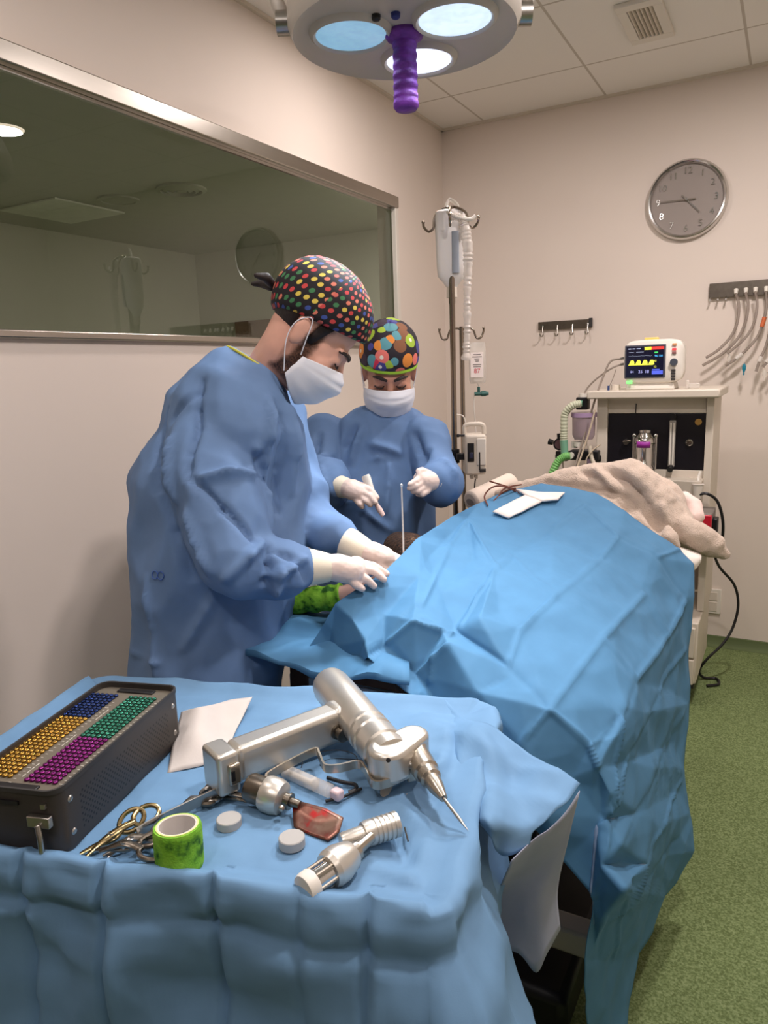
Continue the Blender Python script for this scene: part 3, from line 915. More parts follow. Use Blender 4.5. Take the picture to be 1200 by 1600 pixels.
# vaporiser mounted in front of the panel
VX, VY, VZ = 1.218, -0.675, 0.985
t = thing('vaporiser', (VX, VY, VZ), 'chrome anaesthetic vaporiser with purple label on the black panel', 'vaporiser')
b = MB(); b.lathe([(0, 0), (0.045, 0), (0.045, 0.02), (0.038, 0.03), (0.038, 0.12), (0.042, 0.125), (0.042, 0.14), (0.034, 0.152), (0.026, 0.165), (0.0, 0.165)], (VX, VY, VZ), seg=36); b.build('body', M_chrome, t)
b = MB(); b.lathe([(0, 0.165), (0.02, 0.165), (0.024, 0.168), (0.024, 0.178), (0.016, 0.181), (0.0, 0.181)], (VX, VY, VZ), seg=28); b.build('dial', M_chrome, t)
for s in (-1, 1):
    b = MB()
    b.cyl((VX + 0.044 * s, VY, VZ + 0.01), (VX + 0.044 * s, VY, VZ + 0.15), 0.006, seg=12).ell((VX + 0.044 * s, VY, VZ + 0.155), (0.009,) * 3)
    b.build('side_rod', M_chrome, t)
b = MB()
rows = []
for k in range(9):
    a = -pi / 2 - 0.7 + 1.4 * k / 8
    rows.append([V((VX + 0.0435 * math.cos(a), VY + 0.0435 * math.sin(a), VZ + z)) for z in (0.106, 0.132)])
b.quadgrid(rows); b.build('label', mat('purple_label', (150, 45, 150), var=0), t, solid=0.001)
b = MB(); b.box((VX, VY + 0.045, VZ + 0.06), (0.03, 0.03, 0.05)); b.build('mount', M_dark, t)
TB = V((1.155, -0.70, 0.98))
b = MB(); b.ell(TB, (0.04, 0.04, 0.035)); tag(b.build('breathing_bag', mat('teal_rubber', (80, 150, 140), rough=0.3)), 'round teal breathing bag left of the chrome vaporiser', 'breathing bag')
b = MB(); b.lathe([(0.0, 0), (0.028, 0), (0.028, 0.02), (0.018, 0.026), (0, 0.026)], (1.30, -0.72, 0.925), seg=24); tag(b.build('canister_cap', mat('green_cap', (60, 150, 110))), 'green cap just above the towel right of the vaporiser', 'cap')

# ------------------------------------------------------------------ patient monitor
MX, MY, MZ = 1.222, -0.56, 1.33
t = thing('patient_monitor', (MX, MY, MZ), 'white patient monitor with lit colour screen on top of cart', 'monitor')
b = MB(); b.box((MX + 0.0, MY, MZ + 0.016), (0.20, 0.14, 0.032), taper=(0.93, 0.9)); b.build('stand_base', M_white, t, bevel=0.006)
b = MB()
b.loft([(V((MX + 0.012, MY + d, MZ + 0.118)), XR, ZU, a, c, 5) for d, a, c in ((-0.075, 0.112, 0.083), (-0.068, 0.12, 0.09), (0.0, 0.12, 0.09), (0.05, 0.1, 0.075), (0.06, 0.09, 0.06))], 40); b.build('housing', M_white, t, angle=50)
b = MB(); b.box((MX - 0.021, MY - 0.0765, MZ + 0.118), (0.165, 0.006, 0.138)); b.build('bezel', mat('bezel_grey', (70, 72, 84)), t, bevel=0.004)
M_scr = mat('screen_black', (14, 14, 28), rough=0.15, var=0, emit=((20, 22, 44), 0.6))
SX, SZ, SY = MX - 0.021, MZ + 0.118, MY - 0.0802
b = MB(); b.box((SX, SY, SZ), (0.15, 0.002, 0.124)); scr = b.build('screen', M_scr, t, smooth=False)
def em(name, rgb, s=1.0): return mat(name, rgb, var=0, emit=(rgb, s))
def spanel(name, rects, m):
    b = MB()
    for x, z, w, h in rects:
        b.box((SX + x, SY - 0.0014, SZ + z), (w, 0.0008, h))
    return b.build(name, m, scr, smooth=False)
spanel('alarm_bar', [(0.05, 0.054, 0.05, 0.012)], em('screen_red', (225, 50, 45)))
spanel('alarm_bar', [(0.012, 0.054, 0.028, 0.012)], em('screen_yellow', (230, 225, 60)))
spanel('header_text', [(-0.062, 0.054, 0.012, 0.004), (-0.045, 0.054, 0.012, 0.004), (-0.026, 0.054, 0.016, 0.004), (-0.055, 0.04, 0.02, 0.0012), (-0.02, 0.04, 0.03, 0.0012)], em('screen_grey', (150, 160, 185), 0.8))
b = MB()
for k in range(4):
    o = V((SX - 0.064 + k * 0.0265, SY - 0.001, SZ - 0.012))
    b.prism([(0, 0), (0.023, 0), (0.0215, 0.012), (0.018, 0.018), (0.008, 0.018), (0.003, 0.008)], o, XR, ZU, 0.0008)
b.box((SX - 0.016, SY - 0.0014, SZ - 0.013), (0.1, 0.0008, 0.003)); b.build('capnograph_trace', em('trace_yellow', (235, 235, 70), 1.1), scr, smooth=False)
b = MB(); b.tube([(SX - 0.066 + k * 0.0035, SY - 0.0014, SZ + 0.024 + 0.003 * math.sin(k * 1.7) * (k % 5 == 0)) for k in range(28)], 0.0006, 4); b.build('trace', em('trace_grey', (120, 130, 150), 0.7), scr)
text_part('readout', [('96', 0.013, (SX + 0.045, SY - 0.0014, SZ + 0.022), XR, ZU), ('138', 0.011, (SX + 0.063, SY - 0.0014, SZ + 0.022), XR, ZU)], em('read_cyan', (70, 165, 225)), scr)
text_part('readout', [('42', 0.011, (SX + 0.042, SY - 0.0014, SZ + 0.001), XR, ZU), ('12', 0.011, (SX + 0.042, SY - 0.0014, SZ - 0.022), XR, ZU)], em('read_yellow', (215, 215, 80)), scr)
text_part('readout', [('84', 0.014, (SX - 0.05, SY - 0.0014, SZ - 0.042), XR, ZU), ('25', 0.018, (SX - 0.016, SY - 0.0014, SZ - 0.042), XR, ZU), ('18', 0.018, (SX + 0.01, SY - 0.0014, SZ - 0.042), XR, ZU)], em('read_lilac', (150, 155, 205), 0.8), scr)
spanel('status_block', [(0.052, -0.046, 0.044, 0.016), (0.046, -0.034, 0.03, 0.004)], em('screen_blue', (70, 85, 190)))
spanel('status_block', [(0.045, 0.036, 0.014, 0.006)], em('screen_green', (60, 180, 90)))
b = MB(); b.box((MX + 0.0, MY - 0.05, MZ + 0.210), (0.056, 0.03, 0.014)); b.build('alarm_light', mat('amber_light', (235, 185, 100), emit=((245, 190, 95), 0.35), var=0), t, bevel=0.004)
b = MB(); b.cyl((MX + 0.094, MY - 0.074, MZ + 0.112), (MX + 0.094, MY - 0.088, MZ + 0.112), 0.0155, 0.014); b.build('rotary_knob', mat('knob_slate', (70, 76, 88)), t)
for k, (dz, m) in enumerate(((0.165, em('button_red', (230, 60, 70), 0.9)), (0.15, mat('button_dull', (150, 100, 100))), (0.184, mat('button_orange', (220, 160, 110))), (0.078, M_dark), (0.066, M_dark), (0.054, M_dark), (0.042, M_dark))):
    b = MB(); b.box((MX + 0.094, MY - 0.077, MZ + dz), (0.016, 0.006, 0.009)); b.build('button', m, t, bevel=0.001)
b = MB(); b.box((MX - 0.082, MY - 0.077, MZ + 0.033), (0.026, 0.005, 0.014)); b.build('power_light', em('power_green', (130, 235, 130), 0.8), t, bevel=0.002)
b = MB(); b.box((MX + 0.118, MY - 0.03, MZ + 0.12), (0.022, 0.06, 0.12)); b.build('side_module', M_white, t, bevel=0.006)
for dz in (0.137, 0.112):
    b = MB(); b.cyl((MX - 0.104, MY - 0.04, MZ + dz), (MX - 0.128, MY - 0.042, MZ + dz - 0.003), 0.006, 0.005, 12); b.build('lead_plug', mat('plug_grey', (110, 108, 104)), t)
# small things on the worktop
for nm, c, r, h, m, lab, cat in (('white_tub', (1.075, -0.6, 1.33), 0.02, 0.024, M_cream, 'small cream tub left of the monitor', 'tub'),
                             ('blue_clip', (1.05, -0.62, 1.33), 0.005, 0.02, mat('clip_blue', (50, 70, 120)), 'tiny dark blue clip at the left end of worktop', 'clip')):
    b = MB(); b.lathe([(0, 0), (r, 0), (r * 0.95, h), (0, h)], c, seg=20); tag(b.build(nm, m), lab, cat)
b = MB(); b.box((1.395, -0.6, 1.343), (0.045, 0.03, 0.02)); b.box((1.37, -0.6, 1.349), (0.012, 0.03, 0.036)); tag(b.build('sensor_block', M_clear, bevel=0.003), 'small clear plastic sensor block right of the monitor', 'sensor')

# ------------------------------------------------------------------ breathing circuit at the left of the cart
AX, AY = 0.925, -0.62
t = thing('absorber', (AX, AY, 0.99), 'breathing absorber with lilac canister and black valves left of cart', 'absorber')
b = MB(); b.box((0.955, AY, 1.045), (0.13, 0.07, 0.045)); b.box((0.995, AY + 0.02, 1.03), (0.06, 0.05, 0.03)); b.build('valve_block', M_black, t, bevel=0.005)
b = MB(); b.lathe([(0.0, 0), (0.04, 0), (0.049, 0.02), (0.051, 0.1), (0.055, 0.11), (0.055, 0.12), (0, 0.12)], (0.945, AY, 1.115), seg=32); b.build('canister', mat('lilac_canister', (190, 170, 182), rough=0.2, alpha=0.75, var=0), t)
b = MB(); b.lathe([(0.0, 0), (0.036, 0.002), (0.045, 0.03), (0.046, 0.075), (0, 0.078)], (0.945, AY, 1.12), seg=28); b.build('absorbent', mat('soda_lime', (205, 186, 180), rough=0.9, bump=0.5), t)
b = MB(); b.lathe([(0.052, 0.1), (0.056, 0.1), (0.056, 0.118), (0.052, 0.118)], (0.945, AY, 1.115), seg=32, close=True); b.build('collar', mat('lilac_collar', (165, 140, 175)), t)
b = MB(); b.box((0.94, AY, 1.275), (0.052, 0.05, 0.055)); b.build('elbow_block', M_black, t, bevel=0.005)
b = MB(); b.cyl((0.94, AY, 1.3), (0.94, AY, 1.318), 0.02); b.build('vent_cap', M_white, t)
b = MB(); b.lathe([(0, 0), (0.03, 0), (0.03, 0.02), (0, 0.02)], (0.932, AY - 0.005, 1.085), seg=24).box((0.905, AY, 1.09), (0.02, 0.03, 0.03)); b.build('valve_cap', M_white, t)
b = MB(); b.cyl((0.90, AY - 0.03, 1.045), (0.90, AY - 0.055, 1.045), 0.014, 0.015); b.build('hose_port', M_white, t)
b = MB(); b.lathe([(0, 0), (0.022, 0.0), (0.028, 0.006), (0.028, 0.02), (0, 0.02)], (0.832, AY + 0.02, 1.09), (0.2, -1, 0), 24).cyl((0.832, AY + 0.02, 1.115), (0.832, AY + 0.02, 1.137), 0.012, 0.014).cyl((0.80, AY + 0.02, 1.095), (0.78, AY + 0.02, 1.1), 0.012, 0.014); b.build('pressure_gauge', M_black, t)
b = MB(); b.lathe([(0, 0), (0.021, 0), (0.021, 0.001), (0, 0.001)], (0.832 + 0.004, AY, 1.09), (0.2, -1, 0), 20); b.build('gauge_face', mat('gauge_face', (100, 70, 75)), t)
b = MB(); b.box((0.845, AY + 0.02, 1.035), (0.055, 0.04, 0.045)).box((0.87, AY + 0.03, 1.03), (0.12, 0.02, 0.02)); b.build('gauge_block', M_black, t, bevel=0.004)
b = MB(); b.cyl((0.985, AY + 0.05, 1.05), (1.04, AY + 0.06, 1.05), 0.012); b.build('mount_arm', M_steel, t)
# hoses
t = thing('breathing_hose', (0.86, AY - 0.02, 0.95), 'pale green corrugated breathing hose looping down to the patient', 'hose')
def corr(pts, r, amp, n=2):
    pts = spline(pts, 18)
    return pts, [r + amp * (1 if (i // n) % 2 else -1) for i in range(len(pts))]
p, r = corr([(0.938, AY - 0.03, 1.275), (0.905, AY - 0.045, 1.268), (0.872, AY - 0.045, 1.23), (0.868, AY - 0.045, 1.16), (0.868, AY - 0.045, 1.11)], 0.0165, 0.001)
b = MB(); b.tube(p, r, 14); b.build('upper_hose', mat('hose_pale', (196, 200, 176), rough=0.35), t)
b = MB(); b.cyl((0.868, AY - 0.045, 1.115), (0.873, AY - 0.045, 1.05), 0.0175, 0.016).cyl((0.93, AY - 0.03, 1.275), (0.945, AY - 0.03, 1.276), 0.013); b.build('hose_cuff', mat('hose_cuff', (120, 172, 145)), t)
p, r = corr([(0.902, AY - 0.06, 1.045), (0.878, AY - 0.065, 1.042), (0.85, AY - 0.07, 1.02), (0.828, AY - 0.08, 0.97), (0.812, AY - 0.1, 0.91), (0.80, AY - 0.14, 0.85), (0.79, AY - 0.2, 0.80)], 0.017, 0.0012)
b = MB(); b.tube(p, r, 14); b.build('lower_hose', mat('hose_green', (125, 190, 112), rough=0.35), t)
t = thing('sample_tube', (1.0, AY, 1.0), 'curved cream tube looping between absorber and black panel', 'hose')
b = MB(); b.tube(spline([(0.985, AY - 0.05, 1.09), (1.0, AY - 0.06, 1.03), (1.035, AY - 0.07, 0.985), (1.08, AY - 0.06, 0.985), (1.118, AY - 0.03, 1.01)], 8), 0.009, 12); b.build('tube', mat('cream_tube', (206, 196, 178), rough=0.35), t)
# dark green reservoir bag
t = thing('reservoir_bag', (0.985, AY - 0.03, 0.80), 'dark green triangular reservoir bag hanging under the absorber', 'breathing bag')
b = MB(); b.loft([(V((0.985, AY - 0.03, z)), XR, V((0, 1, 0)), a, c) for z, a, c in ((0.80, 0.02, 0.02), (0.83, 0.06, 0.045), (0.9, 0.066, 0.05), (0.95, 0.045, 0.038), (0.985, 0.018, 0.018), (0.995, 0.013, 0.013))], 24); b.build('bag', mat('dark_green_rubber', (30, 62, 40), rough=0.3), t)
b = MB(); b.cyl((0.985, AY - 0.03, 0.99), (0.985, AY - 0.03, 1.03), 0.015); b.build('bag_neck', mat('lilac_neck', (150, 130, 155)), t)
# leads and thin lines from the monitor
M_lead = mat('grey_lead', (150, 138, 128), rough=0.4)
M_lead2 = mat('cream_lead', (200, 184, 162), rough=0.4)
for nm, pts, r, m, lab in (
    ('monitor_lead', [(MX - 0.125, MY - 0.042, MZ + 0.134), (1.055, MY - 0.05, 1.455), (1.03, MY - 0.06, 1.40), (1.0, MY - 0.08, 1.30), (0.965, MY - 0.10, 1.16), (0.935, MY - 0.14, 1.02), (0.915, MY - 0.2, 0.93), (0.90, MY - 0.28, 0.86)], 0.0045, M_lead, 'grey monitor lead dropping steeply in front of the absorber'),
    ('monitor_lead', [(MX - 0.125, MY - 0.042, MZ + 0.110), (1.06, MY - 0.05, 1.425), (1.0, MY - 0.05, 1.385), (0.955, MY - 0.05, 1.34), (0.94, MY - 0.06, 1.30)], 0.004, M_lead, 'grey monitor lead arching over to top of absorber'),
    ('thin_lead', [(1.078, MY - 0.05, 1.42), (1.065, MY - 0.05, 1.38), (1.052, MY - 0.06, 1.345)], 0.002, M_lead, 'thin grey lead dropping to left end of worktop'),
    ('thin_lead', [(1.01, AY - 0.07, 1.25), (0.99, AY - 0.08, 1.16), (0.96, AY - 0.10, 1.05), (0.94, AY - 0.13, 0.97), (0.93, AY - 0.2, 0.88)], 0.004, M_lead2, 'cream lead running beside steep grey monitor lead'),
    ('thin_lead', [(1.035, AY - 0.06, 1.10), (1.0, AY - 0.07, 1.07), (0.975, AY - 0.08, 1.02), (0.985, AY - 0.09, 0.93)], 0.003, M_lead2, 'cream lead over the dark green reservoir bag'),
    ('thin_lead', [(0.865, AY - 0.02, 1.1), (0.858, AY - 0.02, 1.02), (0.862, AY - 0.02, 0.93), (0.86, AY - 0.05, 0.85)], 0.003, M_lead, 'thin lead hanging straight below the pressure gauge')):
    b = MB(); b.tube(spline(pts, 8), r, 8)
    tag(b.build(nm, m), lab, 'cable', 'leads and lines beside the cart')

# things at the right side of the cart
b = MB(); b.box((1.37, -0.62, 0.90), (0.16, 0.14, 0.11)); t = tag(b.build('grey_module', mat('module_grey', (188, 178, 164)), bevel=0.005), 'boxy beige module at lower right of the cart behind towel', 'module')
t = thing('sample_cup', (1.437, -0.68, 0.895), 'small white cup with yellow liquid hanging at cart side', 'cup')
b = MB(); b.lathe([(0.0, 0.0), (0.016, 0.0), (0.018, 0.028), (0, 0.028)], (1.437, -0.69, 0.885), seg=20); b.build('liquid', mat('yellow_liquid', (225, 205, 60)), t)
b = MB(); b.lathe([(0.0165, -0.002), (0.022, 0.056), (0.024, 0.058), (0.0, 0.058)], (1.437, -0.69, 0.885), seg=20); b.build('cup', M_milky, t)
b = MB(); b.tube(spline([(1.437, -0.68, 0.943), (1.434, -0.66, 0.965), (1.44, -0.65, 0.99)], 4), 0.006, 8); b.build('stem', M_white, t)
t = thing('suction_unit', (1.41, -0.70, 0.68), 'dark and red suction box partly hidden behind the towel', 'suction unit')
b = MB(); b.box((1.425, -0.72, 0.762), (0.16, 0.16, 0.16)); b.build('housing', mat('suction_grey', (120, 112, 106)), t, bevel=0.006)
b = MB(); b.box((1.432, -0.803, 0.772), (0.145, 0.012, 0.13)); b.build('front', mat('red_front', (190, 30, 50), rough=0.35), t, bevel=0.004)
b = MB(); b.tube(spline([(1.43, -0.73, 0.84), (1.42, -0.76, 0.875), (1.40, -0.77, 0.875), (1.38, -0.75, 0.84)], 6), 0.009, 10); b.build('handle', M_chrome, t)
b = MB(); b.box((1.515, -0.76, 0.77), (0.02, 0.06, 0.10)); b.build('side_clip', M_black, t, bevel=0.004)
for nm, pts, lab in (('power_cable', [(1.44, -0.70, 0.90), (1.475, -0.70, 0.905), (1.515, -0.69, 0.87), (1.538, -0.68, 0.78), (1.535, -0.66, 0.66)], 'black cable arching over the suction box'),
                     ('power_cable', [(1.492, -0.55, 0.64), (1.52, -0.5, 0.55), (1.58, -0.42, 0.45), (1.60, -0.4, 0.35), (1.585, -0.42, 0.25), (1.55, -0.46, 0.18), (1.49, -0.5, 0.11), (1.46, -0.5, 0.05), (1.48, -0.48, 0.012), (1.53, -0.46, 0.008), (1.545, -0.52, 0.008), (1.50, -0.56, 0.008)], 'long black cable drooping from cart side to the floor')):
    b = MB(); b.tube(spline(pts, 10), 0.006, 10); tag(b.build(nm, M_black), lab, 'cable')
t = thing('wall_socket', (1.46, -0.0, 0.17), 'white wall socket low on back wall right of the cart', 'socket')
b = MB(); b.box((1.462, -0.006, 0.235), (0.085, 0.012, 0.13)); b.build('plate', M_white, t, bevel=0.003)
b = MB(); b.box((1.462, -0.013, 0.262), (0.05, 0.004, 0.045)).box((1.462, -0.013, 0.208), (0.05, 0.004, 0.05)); b.build('insert', M_cream, t, bevel=0.002)


# ------------------------------------------------------------------ operating table
def cloth_mat(name, rgb, back=False):
    m = mat(name, rgb, rough=0.72, var=0.05, vscale=18, bump=0.12, bscale=700, bdist=0.0006, spec=0.25)
    return m
M_drape = cloth_mat('blue_surgical_drape', (80, 128, 166))
M_drape_back = cloth_mat('drape_paper_back', (132, 154, 184))
M_drape2 = cloth_mat('pale_blue_drape', (92, 136, 172))
M_rust = mat('rusty_brown_frame', (92, 58, 42), rough=0.6, var=0.3, vscale=20)
TZ = 0.858
t = thing('operating_table', (1.1, -2.0, 0), 'dark padded operating table on grey column under the blue drapes', 'operating table')
b = MB(); b.box((1.105, -1.96, TZ - 0.024), (0.64, 1.40, 0.040)); b.build('mattress', M_black, t, bevel=0.015)
b = MB(); b.box((1.105, -1.96, TZ - 0.065), (0.62, 1.38, 0.04)); b.build('frame', M_rust, t, bevel=0.004)
b = MB(); b.box((0.92, -2.645, TZ - 0.14), (0.30, 0.012, 0.10)); b.build('end_plate', mat('pale_grey_plate', (190, 190, 196)), t, bevel=0.003)
b = MB(); b.box((0.80, -2.645, TZ - 0.2), (0.05, 0.02, 0.28)); b.build('side_bracket', M_rust, t, bevel=0.003)
b = MB(); b.box((1.1, -2.0, 0.46), (0.2, 0.28, 0.72)); b.build('column', M_dark, t, bevel=0.01)
b = MB(); b.box((1.16, -2.12, 0.06), (0.50, 0.96, 0.11)); b.build('base', M_black, t, bevel=0.02)
b = MB(); b.box((1.22, -2.50, 0.20), (0.52, 0.06, 0.06)); b.build('cross_bar', M_cream, t, bevel=0.008)
for x, y in ((0.94, -2.55), (1.36, -2.55), (0.94, -1.69), (1.36, -1.69)):
    b = MB(); b.cyl((x, y, 0.0), (x, y, 0.015), 0.035); b.build('foot', M_black, t)

# thin paler sheet over the near left corner of the table
rows = []
xs = [V((0.759,-2.794,0.875)), V((0.838,-2.793,0.868)), V((0.96,-2.797,0.868)), V((1.042,-2.784,0.868)), V((1.151,-2.777,0.868))]
bk = [V((0.703,-2.607,0.885)), V((0.742,-2.551,0.892)), V((0.816,-2.539,0.885)), V((0.934,-2.601,0.88)), V((1.068,-2.613,0.882))]
for k in range(9):
    f = k / 8
    rows.append([a.lerp(c, f) + V((0, 0, 0.012 * math.sin(pi * f) * (0.5 + 0.5 * noise.noise(V((i * 1.3, f * 3, 0)))))) for i, (a, c) in enumerate(zip(xs, bk))])
rows = [[a.lerp(c, k / 6) for a, c in zip(r, r[1:]) for k in range(6)] + [r[-1]] for r in rows]
for i, r in enumerate(rows):
    for j, p in enumerate(r):
        p.z += 0.008 * noise.noise(V((p.x * 14, p.y * 9, 1.7))) + crumple(p, 11, 0.03) + (0.016 * math.exp(-((p - V((0.804,-2.627,0.885))).length / 0.03) ** 2))
rows.insert(0, [p + V((0, -0.004, -0.010 - 0.003 * math.sin(j * 0.7))) for j, p in enumerate(rows[0])])
b = MB(); b.quadgrid(rows)
tag(b.build('under_sheet', M_drape, solid=0.0015, angle=50), 'small flat blue sheet over near left corner of operating table', 'drape')

# patient (mostly hidden): one continuous body
M_fur = mat('brindle_fur', (60, 44, 34), rough=0.85, var=0.0, bump=0.8, bscale=140, bdist=0.004)
nt = NT(M_fur)
nt.l(nt.ramp(nt.noise(55, 4, stretch=(1, 3.5, 1)), [(0.38, lin((26, 20, 18))), (0.5, lin((84, 56, 40))), (0.6, lin((34, 26, 22))), (0.72, lin((140, 104, 76)))]), nt.b.inputs['Base Color'])
M_skin_d = mat('shaved_skin', (196, 158, 146), rough=0.6)
mb = MB()
mb.capsules([(1.12, -1.45, 0.955), (1.13, -1.7, 0.965), (1.15, -1.95, 0.945), (1.12, -2.2, 0.925), (1.06, -2.4, 0.925)], [0.075, 0.09, 0.07, 0.05, 0.045])
mb.capsules([(1.15, -1.75, 0.94), (1.3, -1.8, 0.93)], [0.08, 0.05])
mb.capsules([(1.06, -2.4, 0.925), V((0.952,-2.51,0.956)), V((0.862,-2.536,0.933)), V((0.771,-2.563,0.922)), V((0.714,-2.575,0.917))], [0.045, 0.034, 0.026, 0.024, 0.022])
mb.capsules([(1.0, -2.3, 0.93), V((0.884,-2.236,0.971)), V((0.83,-2.196,0.964))], [0.05, 0.052, 0.05])
mb.capsules([(1.06, -2.42, 0.925), (1.07, -2.6, 0.885), (1.075, -2.67, 0.872), (1.082, -2.685, 0.84), (1.10, -2.69, 0.80)], [0.04, 0.026, 0.02, 0.022, 0.024])
me = remesh(mb, 0.008, 4)
t = link(me, 'animal_patient', [M_fur, M_skin_d], origin=(1.1, -2.0, 0.86))
for p in me.polygons:
    c = p.center + V((1.1, -2.0, 0.86))
    p.material_index = 1 if (c.y < -2.46 and c.z > 0.88) else 0
tag(t, 'brindle-furred animal patient lying under the blue drape on operating table', 'animal')
PA = [V((0.702,-2.578,0.915)), V((0.738,-2.569,0.919)), V((0.786,-2.559,0.922)), V((0.823,-2.545,0.925)), V((0.854,-2.535,0.932))]
M_band = mat('green_bandage', (118, 176, 42), rough=0.85, var=0.0, bump=0.6, bscale=160, bdist=0.003)
nt = NT(M_band)
nt.l(nt.ramp(nt.noise(42, 3), [(0.36, lin((40, 92, 22))), (0.46, lin((108, 168, 40))), (0.75, lin((150, 205, 66)))]), nt.b.inputs['Base Color'])
pp = spline(PA, 12)
b = MB(); b.tube(pp, [0.031 + 0.002 * math.sin(i * 0.55) + (0.004 if i < 20 else 0) for i in range(len(pp))], 24)
bd = b.build('leg_bandage', M_band, t, sub=1, angle=180); bd['label'] = 'bright green crinkled leg bandage'
b = MB(); b.tube([PA[0] + (PA[0] - PA[1]) * 0.4, PA[0]], [0.026, 0.029], 20); b.build('bandage_padding', M_white, t)

# ------------------------------------------------------------------ large creased drape
DRAPE_V = [(0.938, -2.696, 0.972),(0.973, -2.652, 0.999),(0.995, -2.584, 1.019),(0.979, -2.374, 1.047),(0.975, -2.17, 1.059),(0.992, -2.006, 1.071),(1.042, -1.876, 1.089),(1.104, -1.791, 1.095),(1.174, -1.762, 1.087),(1.259, -1.754, 1.069),(1.343, -1.755, 1.028),(1.425, -1.754, 0.966),(1.495, -1.747, 0.914),(1.534, -1.742, 0.875),(1.547, -1.821, 0.808),(1.55, -1.872, 0.677),(1.558, -1.933, 0.535),(1.568, -2.04, 0.405),(1.585, -2.033, 0.276),(1.6, -2.066, 0.192),(1.573, -2.12, 0.132),(1.553, -2.2, 0.132),(1.53, -2.42, 0.138),(1.525, -2.5, 0.088),(1.526, -2.56, -0.002),(1.487, -2.72, 0.121),(1.49, -2.775, 0.396),(1.502, -2.79, 0.545),(1.453, -2.8, 0.602),(1.361, -2.8, 0.687),(1.261, -2.795, 0.766),(1.171, -2.78, 0.829),(1.086, -2.76, 0.87),(1.05, -2.759, 0.897),(1.031, -2.735, 0.919),(0.987, -2.712, 0.949),(1.188, -2.64, 0.926),(1.179, -2.393, 0.989),(1.162, -2.237, 0.981),(1.198, -1.998, 1.006),(1.247, -1.83, 1.045),(1.319, -2.697, 0.897),(1.305, -2.584, 0.929),(1.331, -2.437, 0.958),(1.348, -2.091, 0.953),(1.364, -1.953, 0.986),(1.422, -2.778, 0.871),(1.448, -2.499, 0.903),(1.463, -2.103, 0.884),(1.462, -1.909, 0.93),(1.514, -2.491, 0.822),(1.525, -2.131, 0.794),(1.536, -1.882, 0.814),(0.993, -2.094, 1.045),(1.005, -2.273, 1.024),(1.235, -2.63, 0.959),(1.248, -2.546, 0.947),(1.119, -2.692, 0.96),(1.171, -2.672, 0.938),(1.06, -2.708, 0.903),(1.14, -2.723, 0.859),(1.205, -2.717, 0.933),(1.484, -2.759, 0.81),(1.389, -2.815, 0.812),(1.503, -2.77, 0.775),(1.463, -2.783, 0.754),(1.509, -2.761, 0.675),(1.287, -2.778, 0.877),(1.223, -2.765, 0.807),(1.427, -2.828, 0.704),(1.056, -2.534, 1.002),(1.115, -2.546, 0.968),(1.043, -2.618, 0.966),(1.101, -2.327, 0.999),(1.028, -2.425, 1.013),(1.087, -2.005, 1.03),(1.141, -1.88, 1.048),(1.034, -2.66, 0.95),(1.535, -2.151, 0.66),(1.537, -2.503, 0.761),(1.521, -2.619, 0.823),(1.519, -2.697, 0.802),(1.547, -2.155, 0.529),(1.548, -2.464, 0.624),(1.529, -2.619, 0.715),(1.524, -2.763, 0.729),(1.565, -2.132, 0.391),(1.566, -2.469, 0.5),(1.545, -2.624, 0.616),(1.542, -2.771, 0.642),(1.576, -2.219, 0.315),(1.563, -2.605, 0.501),(1.52, -2.809, 0.623),(1.561, -2.825, 0.601),(1.557, -2.365, 0.305),(1.524, -2.791, 0.514),(1.544, -2.618, 0.391),(1.502, -2.756, 0.412),(1.512, -2.593, 0.256),(1.505, -2.655, 0.216),(1.565, -2.336, 0.337),(1.505, -2.66, 0.101)]
